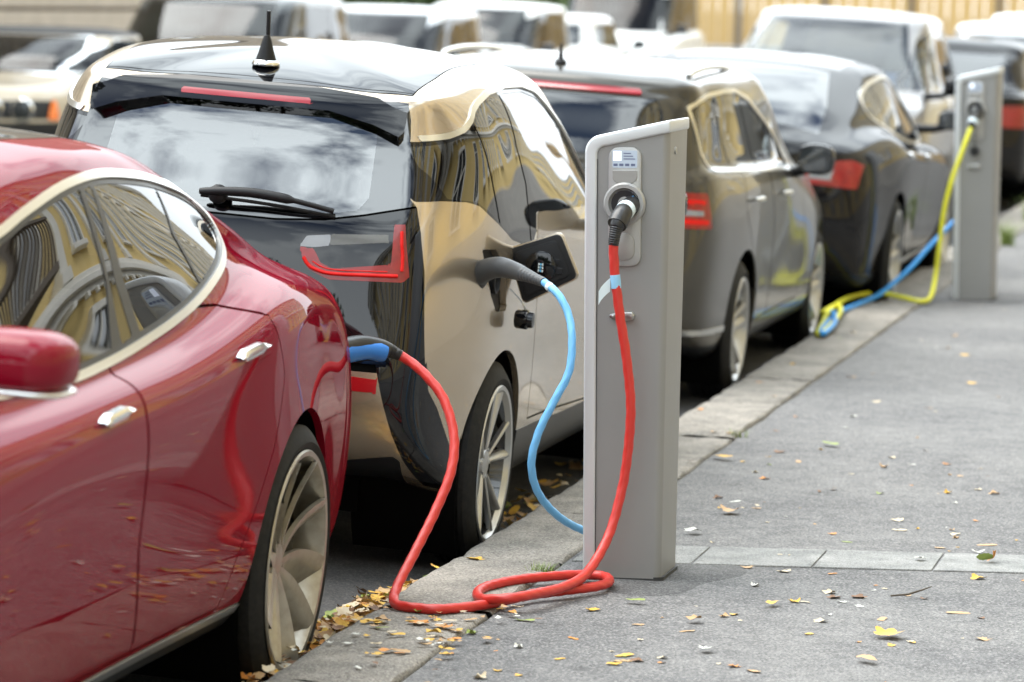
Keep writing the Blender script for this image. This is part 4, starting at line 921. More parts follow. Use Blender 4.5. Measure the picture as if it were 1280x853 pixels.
# ---- dark estate
c = Car('estate_car', wagon_rings(), WAG_LOC, 0, 3.0, 'dark brownish grey estate car with silver roof rails, parked behind the near charging post', 'electric cars parked along the kerb', 110, 200)
WAGON = c; sh = c.sh
def generic(c, p, L, W, H, belt, paint_m, wl, wheel, win, pil, ws, rw, tails=None, heads=None, grille=None, seat='seat_cloth', trim=None, glass_m='tinted_glass', mir=None, doors=None, handles=(), seats=(), sill_z=.30, plate=None, lower=.30, rear_glass='dark_glass', arch_r=None):
    sh = c.sh; B = ['body']; R, rim, w = wheel[:3]; ar = arch_r or R+.045
    for l in wl: sh.region(arch(l, R, ar, W*.6), 'hole', B)
    sh.region(lambda P: P[:, 2]-lower, 'lower_body', B)
    wn = np.array(win)
    for sd in (1, -1):
        k = '#%d' % (sd+2)
        if trim: sh.region(side(wn, .35, sgn=sd, grow=.018, smooth=0), 'window_trim'+k, B)
        sh.region(side(wn, .35, sgn=sd, smooth=0), 'window_seal'+k, ['body', 'window_trim'+k])
        edges = [-9]+[q for q in pil]+[99]
        for j in range(len(edges)-1):
            a, b = edges[j], edges[j+1]
            def g(P, a=a, b=b):
                z = P[:, 2]; d = sdf2(P[:, 1:3], wn)+.013
                if a != -9: d = np.maximum(d, a[0]+(a[1]-a[0])*(z-belt)/(H-belt)+a[2]-P[:, 1])
                if b != 99: d = np.maximum(d, P[:, 1]-(b[0]+(b[1]-b[0])*(z-belt)/(H-belt)-b[2]))
                return np.maximum(d, .35-P[:, 0]*sd)
            sh.region(g, 'window#%d%d' % (sd+2, j), ['window_seal'+k])
    sh.region(face(ws[0], ws[1], mirror=False), 'windscreen', B)
    if rw: sh.region(face(rw[0], lmax=rw[1], mirror=False), 'rear_window', B)
    for sd in (1, -1):
        if tails: sh.region(lambda P, sd=sd: np.maximum(face(tails[0], lmax=tails[1])(P), -sd*P[:, 0]), 'taillight#%d' % (sd+2), B)
        if heads: sh.region(lambda P, sd=sd: np.maximum(face(heads[0], heads[1])(P), -sd*P[:, 0]), 'headlight#%d' % (sd+2), B)
        for j, d in enumerate(doors or ()):
            sh.seam(side(d, .4, sgn=sd, smooth=0), .004, 'door#%d%d' % (sd+2, j), B, 'seam')
    if grille: sh.region(face(grille, L-.8, mirror=False), 'grille', B)
    if p: p(sh)
    c.body(paint_m); c.parts('door', paint_m, 0, .012);
    c.part('lower_body', 'lower_body', 'dark_trim'); c.parts('window_trim', trim or 'dark_trim', .004, .01); c.parts('window_seal', 'gloss_black', -.002, .005)
    c.parts('window', glass_m, -.004, 0); c.part('windscreen', 'windscreen', glass_m, -.002, .004); c.part('rear_window', 'rear_window', rear_glass, -.002, .004)
    c.parts('taillight', 'bright_red_lens', .003); c.parts('headlight', 'clear_lens', .002); c.part('grille', 'grille', 'black_plastic', -.006, .004)
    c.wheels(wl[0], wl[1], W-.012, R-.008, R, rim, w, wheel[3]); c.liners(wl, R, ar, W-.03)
    c.floor(L, W*.66); 
    if seats: c.seats(seats, .40, seat, .60, .34)
    c.dash(ws[1]+.1, ws[1]+.6, belt-.03, W*.7)
    if mir: c.mirror(*mir)
    for h in handles: c.handle(*h)
    if plate:
        pb = MB(); pb.prism(rrect(-.26, .26, plate[1], plate[1]+.11, .01), 1, plate[0]-.006, plate[0]+.006); pb.build('number_plate', 'white_plastic', c.root)
mat('white_plastic', (.72, .72, .70), .4)
def wag_extra(sh):
    sh.region(face([(-.40,1.345),(.40,1.345),(.39,1.372),(-.39,1.372)], lmax=.6, mirror=False), 'brake_light', ['body'])
    for sd in (1, -1):
        for q, pl in enumerate(([(.58,.815),(.9,.812),(.9,.832),(.60,.835)], [(.60,.90),(.9,.90),(.9,.918),(.60,.918)])):
            sh.region(lambda P, sd=sd, pl=pl: np.maximum(face(pl, lmax=.26)(P), -sd*P[:, 0]), 'light_guide#%d%d' % (sd+2, q), ['taillight#%d' % (sd+2)])
        sh.region(lambda P, sd=sd: np.maximum(face([(.60,.850),(.9,.848),(.9,.872),(.60,.872)], lmax=.24)(P), -sd*P[:, 0]), 'lamp_lens#%d' % (sd+2), ['taillight#%d' % (sd+2)])
    sh.region(lambda P: np.maximum(np.maximum(np.abs(P[:, 2]-.345)-.012, P[:, 1]-.60), .20-np.abs(P[:, 0])), 'bumper_trim', ['body'])
generic(c, wag_extra, 4.45, .83, 1.475, 1.0, 'grey_paint', (.93, 3.60), (.315, .235, .205, 'twin'),
        [(.34,1.30),(.42,1.33),(.61,1.350),(.919,1.364),(1.195,1.362),(1.538,1.318),(1.937,1.215),(2.35,1.09),(2.58,1.0),(2.50,.985),(1.9,1.005),(1.313,1.025),(.60,1.046),(.45,1.052),(.37,1.12)],
        [(.90,.62,.018), (1.60,1.20,.022)], ([(-.62,1.0),(.62,1.0),(.50,1.40),(-.50,1.40)], 2.0), ([(-.60,1.085),(.60,1.085),(.47,1.335),(-.47,1.335)], .6),
        ([(.55,.795),(.72,.795),(.9,.79),(.9,.95),(.55,.945)], .285), ([(.42,.62),(.9,.62),(.9,.76),(.45,.72)], 3.9), [(-.4,.5),(.4,.5),(.4,.68),(-.4,.68)],
        trim='satin_chrome', glass_m='dark_glass', mir=(.90, 2.50, 1.03, (.09, .07, .075), 'gloss_black'),
        doors=([(.95,1.02),(.92,.85),(1.10,.62),(1.32,.42),(1.38,.33),(1.72,.33),(1.74,.8),(1.68,1.0)], [(1.70,1.0),(1.76,.8),(1.74,.33),(2.75,.33),(2.85,.7),(2.75,.95)]),
        handles=((1.05,1.25,.895,.893,lambda q: .822,'satin_chrome'), (1.95,2.15,.885,.883,lambda q: .826,'satin_chrome')), seats=(1.2, 2.05), lower=.28)
c.parts('light_guide', 'light_guide', .004, .004); c.parts('lamp_lens', 'clear_lens', .003, .003); c.part('brake_light', 'brake_light', 'red_lens', .012, .014); c.part('bumper_trim', 'bumper_trim', 'satin_chrome', .005, .008)
for sd in (1, -1):
    mb = MB(); mb.tube(catmull([(sd*.555,.52,1.435),(sd*.56,.62,1.456),(sd*.56,1.0,1.470),(sd*.55,1.5,1.465),(sd*.53,1.95,1.432),(sd*.52,2.05,1.40)], 8, False), .014, 8); mb.build('roof_rail', 'satin_chrome', c.root, smooth=60)
mb = MB(); mb.lathe([(0, .028), (.012, .024), (.02, .01)], 16, 2); mb.tube([(0, 0, .015), (0, -.02, .085)], [.012, .005], 8); mb.build('aerial', 'black_plastic', c.root, smooth=50, loc=(0, .42, 1.452))

# ---- black fastback with the white sky on its roof
BLACK = fastback('black_saloon', T2_LOC, 0, 3.0, 'black electric saloon with a sloping tail, parked beside the far charging post', 'black_paint', 'twin', 'electric cars parked along the kerb', nr=100, ns=170, glass_m='dark_glass')

# ---- simpler boxes of the street
def simple_car(name, loc, rz, roll, label, paint_m, L=4.3, W=.88, H=1.48, belt=(1.0,.97,.94), hood=.95, nose=.68, cowl=(1.2,1.02), wtop=2.0, rtop=.35, rbase=.12, deck=None, tum=.17, glass_m='tinted_glass', heads=None, grille=None, seat='seat_cloth', cat='car', trim=None, R=.32, wheel='twin', mirror_m='gloss_black', seats=True, group=None, extra=None, nr=64, ns=110, pil=(.30, .56), tails=True, plate=True):
    r = box_rings(L, W, H, belt, hood, nose, cowl, wtop, rtop, rbase, deck, tum)
    c = Car(name, r, loc, rz, roll, label, group, nr, ns); c.root['category'] = cat
    xc, xt = L-cowl[0], L-wtop; b = belt[1]; rw = W-tum
    win = [(rtop+.32, H-.14), (L*.45, H-.115), (xt-.12, H-.14), (xt+.2, H-.21), (xc-.22, cowl[1]+.09), (xc-.12, cowl[1]+.02), (xc-.3, b+.035), (L/2, b+.045), (rtop+.30, belt[0]+.05), (rtop+.18, belt[0]+.10)]
    generic(c, extra, L, W, H, b, paint_m, (.85, L-.92), (R, R*.72, .2, wheel), win, [(L*pil[0], L*pil[0]-.1, .03), (L*pil[1], L*pil[1]-.12, .035)],
            ([(-W*.74, cowl[1]+.015), (W*.74, cowl[1]+.015), (rw*.80, H-.085), (-rw*.80, H-.085)], xt-.25),
            ([(-W*.64, (belt[0] if deck is None else deck)+.05), (W*.64, (belt[0] if deck is None else deck)+.05), (rw*.74, H-.13), (-rw*.74, H-.13)], max(rtop+.35, .6)),
            ([(W*.62, .72), (W*1.1, .72), (W*1.1, .92), (W*.62, .90)], .32) if tails else None,
            heads if heads is not None else ([(W*.50, nose-.06), (W*1.1, nose-.02), (W*1.1, nose+.10), (W*.52, nose+.06)], L-.55),
            grille or [(-W*.48, nose-.10), (W*.48, nose-.10), (W*.48, nose+.04), (-W*.48, nose+.04)], seat, trim, glass_m,
            (W+.10, xc-.12, b+.09, (.10, .07, .075), mirror_m), 
            ([(L*pil[0]-.1, b+.02), (L*pil[0]-.1, .55), (L*pil[0]+.1, .34), (L*pil[1]-.02, .34), (L*pil[1], b)], [(L*pil[1]+.01, b), (L*pil[1]-.01, .34), (xc-.05, .34), (xc+.02, .6), (xc-.1, b)]),
            [(L*pil[0]+.02, L*pil[0]+.2, b-.1, b-.1, lambda q: W*.962, 'black_plastic'), (L*pil[1]+.08, L*pil[1]+.26, b-.1, b-.1, lambda q: W*.975, 'black_plastic')],
            (L*.33, L*.56) if seats else (), plate=(L+.005, .40) if plate else None, arch_r=R+.05)
    if mirror_m is None: pass
    return c
G2 = 'cars parked on the other side of the street'; G1 = 'cars parked further along the kerb'
simple_car('people_carrier', (-3.74, 32.3, .045), 180, 2.0, 'tall dark grey car facing the camera behind the black saloon, blue seats behind its windscreen', 'suv_paint', L=4.5, W=.93, H=1.70, belt=(1.12,1.08,1.05), hood=1.06, nose=.78, cowl=(1.0,1.10), wtop=2.15, tum=.27, glass_m='clear_glass', seat='seat_blue', group=G1, nr=80, ns=140)
simple_car('dark_coupe', (-3.30, 33.4, .045), 0, 2.0, 'dark coupe with a curved side window, half hidden behind the tall grey car', 'black_paint', L=4.4, W=.86, H=1.46, rtop=1.0, rbase=.35, group=G1, glass_m='dark_glass')
simple_car('silver_hatchback', (-3.05, 38.6, .045), 0, 2.0, 'silver hatchback seen from behind beyond the far charging post', 'silver_paint', L=4.2, W=.86, H=1.58, group=G1, glass_m='dark_glass')
simple_car('white_hatchback', (-3.3, 49.5, .045), 180, 1.0, 'pale blue-white car facing the camera, last of the row along the near kerb', 'white_paint', L=4.2, W=.88, H=1.66, group=G1, glass_m='clear_glass')
# far side, facing the camera
def old_extra(sh):
    for sd in (1, -1):
        sh.region(lambda P, sd=sd: np.maximum(np.maximum(np.maximum(np.abs(P[:, 2]-.655)-.085, 3.95-P[:, 1]), np.abs(np.abs(P[:, 0])-.865)-.085), -sd*P[:, 0]), 'indicator#%d' % (sd+2), ['body', 'grille'])
    sh.region(lambda P: np.maximum(np.maximum(1.285-P[:, 2], 1.0-P[:, 1]), P[:, 1]-2.75), 'vinyl_roof', ['body'])
    sh.region(face([(-.672,.935),(.672,.935),(.598,1.292),(-.598,1.292)], 2.0, mirror=False), 'screen_frame', ['body'])
    sh.region(lambda P: np.maximum(np.maximum(np.abs(P[:, 2]-.49)-.055, 3.7-P[:, 1]), -9-P[:, 0]), 'bumper', ['body', 'grille'])
OLD = simple_car('old_saloon', OLD_LOC, 180, 0, 'old beige saloon with twin round headlights and an orange indicator', 'beige_paint', L=4.5, W=.88, H=1.36, belt=(.93,.92,.91), hood=.90, nose=.72, cowl=(1.45,.94), wtop=2.15, rtop=.95, rbase=.75, deck=.95, tum=.16, glass_m='tinted_glass', heads=False, grille=[(-.8,.58),(.8,.58),(.8,.74),(-.8,.74)], group=G2, trim='chrome', R=.31, wheel='disc', extra=old_extra, mirror_m='chrome')
OLD.part('vinyl_roof', 'vinyl_roof', 'interior', .003); OLD.part('screen_frame', 'screen_frame', 'chrome', .004); OLD.parts('indicator', 'orange_lens', .008); OLD.part('bumper', 'bumper', 'dark_trim', .05, .06)
for v in (.64, .38, -.38, -.64):
    mb = MB(); mb.lathe([(0, .105), (.02, .105), (.03, .095), (.03, .09)], 28, 1); o = mb.build('headlight', 'chrome', OLD.root, smooth=40, loc=(v, 4.36 if abs(v) > .5 else 4.41, .66))
    mb = MB(); mb.lathe([(.012, .09), (.030, .06), (.036, .001)], 24, 1); mb.build('lens', 'clear_glass', o, smooth=50)
simple_car('dark_van', (-10.7, 39.3, 0), 180, 0, 'dark grey-green tall car facing the camera, behind the old beige saloon', 'dark_green_grey_paint', L=4.7, W=1.0, H=1.72, belt=(1.08,1.06,1.04), hood=1.02, nose=.75, cowl=(1.15,1.08), wtop=2.0, tum=.2, group=G2, glass_m='tinted_glass', seat='seat_tan')
simple_car('silver_estate', (-10.75, 46.2, 0), 180, 0, 'silver car with black door mirrors on the far side, right of the dark tall car', 'silver_paint', L=4.6, W=.92, H=1.60, cowl=(1.15,1.05), group=G2, glass_m='tinted_glass')
simple_car('white_delivery_car', (-10.9, 52.5, 0), 180, 0, 'white car with a blue-edged windscreen, second from the end on the far side', 'white_paint', L=4.4, W=.92, H=1.66, cowl=(1.0,1.08), wtop=1.8, group=G2, glass_m='tinted_glass', seat='seat_blue')
simple_car('white_saloon', (-11.0, 53.8, 0), 0, 0, 'white saloon seen from behind with a red tail light, next to the white van', 'white_paint', L=4.4, W=.88, H=1.50, rtop=.8, rbase=.45, deck=1.0, group=G2, glass_m='tinted_glass')
simple_car('white_van', (-11.1, 64.5, 0), 180, 0, 'white van facing the camera at the end of the far row', 'white_paint', L=4.9, W=1.0, H=1.98, belt=(1.2,1.18,1.15), hood=1.10, nose=.80, cowl=(.9,1.2), wtop=1.7, tum=.14, group=G2, glass_m='tinted_glass', cat='van')
# ---------------------------------------------------------------- charging posts
mat('post_grey', (.252, .250, .242), .40, .3, noise=(3, (.268, .265, .256), 3, .35, .7), bump=(500, .12, .0006))
mat('post_frame', (.60, .62, .63), .36, .35)
mat('module_silver', (.36, .36, .35), .34, .45)
mat('module_panel', (.31, .305, .29), .4, .4)
mat('seam_dark', (.03, .03, .03), .7)
mat('socket_black', (.010, .010, .011), .4)
mat('socket_blue', (.015, .075, .16), .4)
mat('screen_lit', (.16, .19, .22), .15, coat=1., emit=((.62, .72, .85), .22))
mat('screen_ink', (.10, .12, .20), .4)
mat('screen_glow', (.8, .85, 1), .3, emit=((.70, .82, 1.0), .30))
mat('bolt_steel', (.45, .45, .44), .3, 1.0)
def charging_post(loc, lean, label, group, plugged=True):
    root = empty('charging_post', loc, (0, R_(lean), R_(0)), label, 'charging post', group)
    H0, H1 = 1.272, 1.322              # height of the roof at the street side and at the pavement side
    xl, xr = -.116, .112; D = .265
    zt = lambda x: H0+(H1-H0)*(x-xl)/(xr-xl)
    # painted body: extruded plan with a rounded front corner, widening a little upwards
    plan = [(xl+.030, .004), (xr-.022, .004)]+[(xr-.022+.022*math.sin(a), .004+.022-.022*math.cos(a)) for a in np.linspace(.15, 1.57, 7)]+[(xr+.002, D-.015), (xr-.01, D-.003), (xl+.03, D-.003)]
    V = []
    for t in (0, 1):
        for (x, y) in plan:
            xx = x+(.018 if t and x > 0 else 0); yy = y+(.055*(y/D) if t else 0); V.append((xx, yy, .0 if not t else zt(xx)-.034))
    n = len(plan); mb = MB(); mb.add(V, [tuple(range(n))[::-1], tuple(range(n, 2*n))]+[(i, (i+1) % n, n+(i+1) % n, n+i) for i in range(n)])
    body = mb.build('body', 'post_grey', root, smooth=40)
    # pale metal frame: street side and sloping roof in one bent band
    def path(off):
        x0 = xl+off; r = .052-off*.8; out = [(x0, 0)]
        zc = zt(x0)-off
        for a in np.linspace(180, 90+12, 9):
            out.append((x0+r+r*math.cos(R_(a)), zc-r*.80+r*math.sin(R_(a))))
        out.append((xr+.022-(0 if off == 0 else .0), zt(xr+.022)-off)); return out
    o_, i_ = path(0), path(.036); poly = o_+i_[::-1]
    mb = MB(); m = len(poly)
    v = [(x, -.004, z) for x, z in poly]+[(x, D+.006+.058*z/H0, z) for x, z in poly]; k = len(o_)
    f = [(i, i+1, m-2-i, m-1-i) for i in range(k-1)]; f2 = [tuple(m+q for q in p)[::-1] for p in f]
    f3 = [(i, (i+1) % m, m+(i+1) % m, m+i) for i in range(m)]
    mb.add(v, f+f2+f3); mb.build('frame', 'post_frame', root, bevel=.007, seg=3, smooth=35)
    mb = MB(); mb.box(xl+.034, xl+.0372, .001, .02, .0, H0-.06); mb.build('seam', 'seam_dark', root)
    # outlet plate
    pl = MB(); cx, cz = .002, 1.085
    prof = rrect(cx-.048, cx+.048, .905, 1.247, .030, 6); pl.prism([(x, z) for x, z in prof], 1, -.006, .006); 
    plate = pl.build('outlet_plate', 'module_silver', root, bevel=.003, seg=2, smooth=40)
    mb = MB(); mb.lathe([(-.002, .061), (-.012, .061), (-.018, .056), (-.018, .046), (-.006, .040), (.0, .038)], 48, 1, (cx, 0, cz)); mb.build('socket_ring', 'module_silver', plate, smooth=35)
    mb = MB(); mb.lathe([(-.0065, .0395), (-.0055, .001)], 40, 1, (cx, 0, cz)); mb.build('socket', 'socket_black', plate, smooth=35)
    if plugged:
        mb = MB(); mb.prism([(cx+.006, cz-.030), (cx+.030, cz-.022), (cx+.037, cz+.004), (cx+.028, cz+.026), (cx+.012, cz+.014)], 1, -.026, -.008); mb.build('socket_flap', 'socket_blue', plate, bevel=.003)
    mb = MB(); mb.prism(rrect(cx-.036, cx+.036, 1.188, 1.238, .004), 1, -.0075, -.0055); sc = mb.build('screen', 'screen_lit', plate)
    mb = MB(); mb.box(cx-.034, cx-.010, -.0085, -.0077, 1.208, 1.236); mb.build('screen_window', 'screen_glow', sc)
    mb = MB()
    for i in range(4): mb.box(cx-.033+i*.017, cx-.021+i*.017, -.0085, -.0077, 1.193, 1.200)
    for i in range(3): mb.box(cx-.004, cx+.030-.006*i, -.0085, -.0077, 1.212+.008*i, 1.215+.008*i)
    mb.build('screen_text', 'screen_ink', sc)
    mb = MB(); mb.prism([(cx-.036, 1.181), (cx-.036, 1.160)]+[(cx+.036*math.cos(a), 1.160-.020*math.sin(a)) for a in np.linspace(math.pi, 0, 12)][1:-1]+[(cx+.036, 1.160), (cx+.036, 1.181)], 1, -.009, -.004); mb.build('card_reader', 'module_panel', plate, bevel=.0015)
    for sd in (-1, 1):
        mb = MB()
        for rr in (.006, .011, .016):
            mb.tube([(cx+sd*(.012+rr*math.cos(a)), -.0068, 1.126+rr*math.sin(a)) for a in np.linspace(-.8, .8, 8)], .0011, 5)
        mb.build('wave_symbol', 'screen_ink', plate)
    mb = MB(); mb.prism(rrect(cx-.030, cx+.030, .922, 1.000, .026, 6), 1, -.0105, -.004); mb.build('lower_cover', 'module_panel', plate, bevel=.004, smooth=40)
    # latch and key lock
    mb = MB(); mb.prism([(-.040, .755), (.012, .748), (.030, .752), (.034, .764), (.026, .774), (-.010, .772), (-.040, .766)], 1, -.010, .006); la = mb.build('latch', 'bolt_steel', root, bevel=.003, smooth=40)
    mb = MB(); mb.lathe([(-.009, .009), (-.016, .008), (-.017, .001)], 16, 1, (.02, 0, .762)); mb.lathe([(-.009, .006), (-.014, .005), (-.015, .001)], 12, 1, (-.03, 0, .760)); mb.build('bolt', 'bolt_steel', la, smooth=40)
    mb = MB(); mb.lathe([(.0, .011), (.004, .011), (.006, .008), (.004, .005), (.004, .001)], 20, 0, (xr+.017, .10, 1.235)); mb.build('key_lock', 'bolt_steel', root, smooth=40)
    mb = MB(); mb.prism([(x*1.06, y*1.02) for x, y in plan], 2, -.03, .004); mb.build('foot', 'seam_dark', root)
    return root
POST1 = charging_post((-1.914, 10.852, .118), -1.4, 'grey charging post in the foreground with the red cable plugged into its front', 'charging posts along the pavement')
POST2 = charging_post((-1.892, 21.98, .118), -1.4, 'blurred grey charging post further along the pavement with the yellow cable plugged in', 'charging posts along the pavement', False)
# a small black cap hanging on a cord from the far post's outlet
mb = MB(); mb.tube([(0, -.012, 1.04), (.002, -.014, .95), (.001, -.012, .87)], .0022, 6); cp = mb.build('cap_cord', 'socket_black', POST2)
mb = MB(); mb.lathe([(-.035, .001), (-.035, .026), (.0, .028), (.0, .001)], 20, 1, (.001, 0, .85)); mb.build('socket_cap', 'socket_black', cp, smooth=40)
# ---------------------------------------------------------------- cables
mat('red_cord', (.50, .026, .018), .42, spec=.5); mat('blue_cord', (.14, .40, .68), .42); mat('yellow_cord', (.66, .64, .03), .45); mat('deep_blue_cord', (.03, .28, .68), .42)
mat('plug_black', (.015, .015, .016), .35); mat('plug_grey', (.05, .054, .058), .45); mat('plug_blue', (.02, .16, .50), .4); mat('tape_pale', (.62, .72, .76), .5); mat('tape_blue', (.25, .50, .70), .5)
def smooth_path(pts, n=10): return catmull(pts, n, False)
def cable(name, pts, r, m, label, loc_i=0, twist=0, n=10):
    p = smooth_path(pts, n); base = np.array(pts[loc_i], float); base[2] = .12
    root = empty(name, tuple(base), label=label, cat='charging cable'); mb = MB(); mb.tube(p-base, r, 14, twist); mb.build('cord', m, root, smooth=70)
    return root, base
RED_PTS = [(-2.538,10.600,.762),(-2.502,10.600,.743),(-2.448,10.580,.706),(-2.388,10.550,.644),(-2.345,10.500,.549),(-2.338,10.44,.453),(-2.363,10.36,.347),(-2.393,10.25,.245),(-2.412,10.13,.165),(-2.395,10.045,.1375),(-2.335,10.005,.135),(-2.253,10.010,.135),(-2.164,10.125,.135),(-2.080,10.330,.135),(-2.000,10.450,.136),(-1.935,10.550,.136),(-1.915,10.645,.136),(-1.945,10.745,.136),(-2.010,10.755,.136),(-2.080,10.700,.136),(-2.165,10.590,.136),(-2.222,10.440,.136),(-2.222,10.300,.137),(-2.170,10.150,.146),(-2.085,10.130,.158),(-2.035,10.230,.159),(-1.995,10.390,.155),(-1.960,10.540,.175),(-1.925,10.66,.260),(-1.900,10.710,.380),(-1.886,10.722,.491),(-1.881,10.724,.629),(-1.897,10.724,.765),(-1.920,10.722,.890),(-1.939,10.722,1.014),(-1.945,10.720,1.095)]
rc, b0 = cable('charging_cable', RED_PTS, .0138, 'red_cord', 'red charging cable looping over the kerb from the red saloon to the near post', 12, 130, 12)
def tube_part(name, pts, r, m, parent, base, n=16, k=8, ribs=None):
    p = smooth_path(pts, k if not ribs else 30)-base; u = np.linspace(0, 1, len(p)); q = np.interp(u, np.linspace(0, 1, len(r)), r)
    if ribs: q = q*(1-np.where((u > ribs[0]) & (u < ribs[1]), .09*(np.sin(u*2*math.pi*ribs[2]) > .35), 0))
    mb = MB(); mb.tube(p, q, n); return mb.build(name, m, parent, smooth=60)
pg = tube_part('plug', [(-1.945,10.720,1.090),(-1.941,10.722,1.125),(-1.934,10.735,1.160),(-1.926,10.775,1.185),(-1.916,10.845,1.203)], [.015, .017, .019, .026, .027, .026, .0255], 'plug_black', rc, b0, ribs=(.03, .36, 26))
tube_part('collar', [(-1.938,10.728,1.148),(-1.930,10.752,1.173)], [.0285, .0295, .0285], 'plug_black', pg, b0)
tube_part('band', [(-1.927,10.770,1.183),(-1.923,10.795,1.191)], [.0275, .0280, .0275], 'tape_pale', pg, b0)
tp = tube_part('tape', [(-1.9335,10.7225,.968),(-1.9355,10.722,.988),(-1.938,10.722,1.006)], [.0146, .0150, .0146], 'tape_blue', rc, b0)
mb = MB(); G = [[(-1.950-.028*q+.002*math.sin(5*q), 10.715-.012*q, z-.028*q*q-.01*q) for z in (.958, .975, .997)] for q in np.linspace(0, 1, 6)]; G2_ = [[(x, y+.0015, z) for x, y, z in r] for r in G]
mb.grid(G); mb.grid(G2_); mb.v = [tuple(np.array(p)-b0) for p in mb.v]; mb.build('tape_tail', 'tape_pale', tp)
# handle at the red saloon: black grip with blue cheeks
pg = tube_part('plug', [(-2.700,10.435,.778),(-2.666,10.490,.783),(-2.631,10.540,.790),(-2.590,10.575,.782),(-2.555,10.592,.770),(-2.53,10.60,.758)], [.030, .031, .030, .028, .0265, .026, .022, .018, .0165], 'plug_black', rc, b0, ribs=(.78, .97, 36))
tube_part('grip', [(-2.692,10.445,.768),(-2.645,10.518,.774),(-2.605,10.558,.775),(-2.570,10.582,.766)], [.026, .0335, .0300, .0275, .0300, .026], 'plug_blue', pg, b0)
# pale blue cable to the gold hatchback
BL_PTS = [(-2.249,11.250,.936),(-2.196,11.200,.906),(-2.157,11.170,.852),(-2.135,11.130,.778),(-2.136,11.100,.685),(-2.172,11.075,.600),(-2.212,11.055,.508),(-2.232,11.055,.412),(-2.218,11.100,.320),(-2.172,11.190,.240),(-2.112,11.300,.185),(-2.03,11.40,.145),(-1.97,11.44,.136),(-1.945,11.38,.15),(-1.95,11.28,.30),(-1.95,11.235,.50),(-1.945,11.225,.80),(-1.93,11.20,.95)]
bc, b1 = cable('charging_cable', BL_PTS, .0118, 'blue_cord', 'pale blue charging cable hanging from the gold hatchback and passing behind the near charging post', 10, 130, 10)
tube_part('plug', [(-1.935,11.215,.90),(-1.93,11.19,.985),(-1.93,11.14,1.02)], [.014, .02, .024], 'plug_black', bc, b1)
pg = tube_part('plug', [(-2.53,11.52,.905),(-2.485,11.475,.944),(-2.425,11.425,.962),(-2.375,11.385,.958),(-2.310,11.310,.948),(-2.249,11.250,.935)], [.034, .036, .035, .033, .032, .029, .026, .021, .0165, .0145], 'plug_grey', bc, b1, ribs=(.74, .97, 32))
tube_part('collar', [(-2.545,11.535,.885),(-2.505,11.495,.930)], [.037, .039, .039, .037], 'plug_black', pg, b1)
tube_part('band', [(-2.232,11.232,.927),(-2.222,11.224,.921)], [.0135, .0140, .0135], 'tape_pale', bc, b1)
# yellow and deep blue cables at the far post
YE = [(-1.905,21.90,1.150),(-1.927,21.86,1.105),(-1.965,21.82,.980),(-2.018,21.80,.807),(-2.057,21.80,.624),(-2.076,21.80,.419),(-2.090,21.78,.250),(-2.098,21.62,.150),(-2.131,21.45,.137),(-2.240,21.50,.150),(-2.380,21.55,.165),(-2.470,21.35,.165),(-2.515,20.95,.160),(-2.505,20.30,.150),(-2.455,19.60,.137),(-2.405,19.05,.137),(-2.375,19.05,.150),(-2.395,19.75,.165),(-2.450,20.35,.165),(-2.505,20.60,.160),(-2.530,20.30,.150),(-2.60,20.5,.10),(-2.70,20.9,.035)]
yc, b2 = cable('charging_cable', YE, .0135, 'yellow_cord', 'yellow charging cable dropping from the far charging post and coiled on the kerb', 14, 0, 10)
tube_part('plug', [(-1.927,21.86,1.105),(-1.915,21.88,1.145),(-1.898,21.95,1.185),(-1.89,21.99,1.198)], [.018, .026, .030, .030], 'plug_black', yc, b2)
tube_part('band', [(-1.922,21.868,1.12),(-1.914,21.882,1.148)], [.022, .030, .030], 'tape_pale', yc, b2)
B2 = [(-1.93,22.30,.75),(-1.97,22.32,.66),(-2.033,22.30,.558),(-2.137,22.0,.428),(-2.238,21.7,.291),(-2.37,21.5,.165),(-2.44,21.0,.137),(-2.465,20.50,.137),(-2.435,19.75,.150),(-2.398,19.15,.150),(-2.360,18.95,.150),(-2.365,19.40,.165),(-2.43,19.90,.165),(-2.49,20.3,.150)]
dc, b3 = cable('charging_cable', B2, .0135, 'deep_blue_cord', 'bright blue charging cable slanting from the far charging post to the coil on the kerb', 9, 0, 10)
tube_part('plug', [(-1.95,22.31,.70),(-1.92,22.28,.78),(-1.90,22.26,.85)], [.018, .026, .028], 'plug_black', dc, b3)
# ---- open charging flap and hanging cap of the gold car (parts of that car)
g = GOLD.root; mat('flap_mark_blue', (.10, .45, .75), .4); mat('flap_mark_white', (.7, .75, .75), .4)
def inset(poly, d):
    c = np.mean(poly, 0); return [tuple(c+(np.array(p)-c)*(1-d/np.linalg.norm(np.array(p)-c))) for p in poly]
def rounded(poly, r, n=5):
    out = []; m = len(poly)
    for i in range(m):
        p, a, b = (np.array(poly[k], float) for k in (i, i-1, (i+1) % m)); u = (a-p)/np.linalg.norm(a-p); w = (b-p)/np.linalg.norm(b-p)
        for t in np.linspace(0, 1, n): out.append(tuple((1-t)**2*(p+u*r)+2*t*(1-t)*p+t*t*(p+w*r)))
    return out
FQ = [(.722,.988),(.895,1.060),(.966,.918),(.790,.815)]
mb = MB(); mb.prism(rounded(FQ, .022), 1, .826, .838); fo = mb.build('charging_flap', 'gold_paint', g, bevel=.004, smooth=40)
mb = MB(); mb.prism(rounded(inset(FQ, .007), .02), 1, .815, .8255); fi = mb.build('flap_lining', 'black_plastic', fo, bevel=.003, smooth=40)
mb = MB(); mb.prism(rounded(inset(FQ, .030), .016), 1, .809, .8148); mb.build('inner_panel', 'black_plastic', fi, bevel=.003, smooth=40)
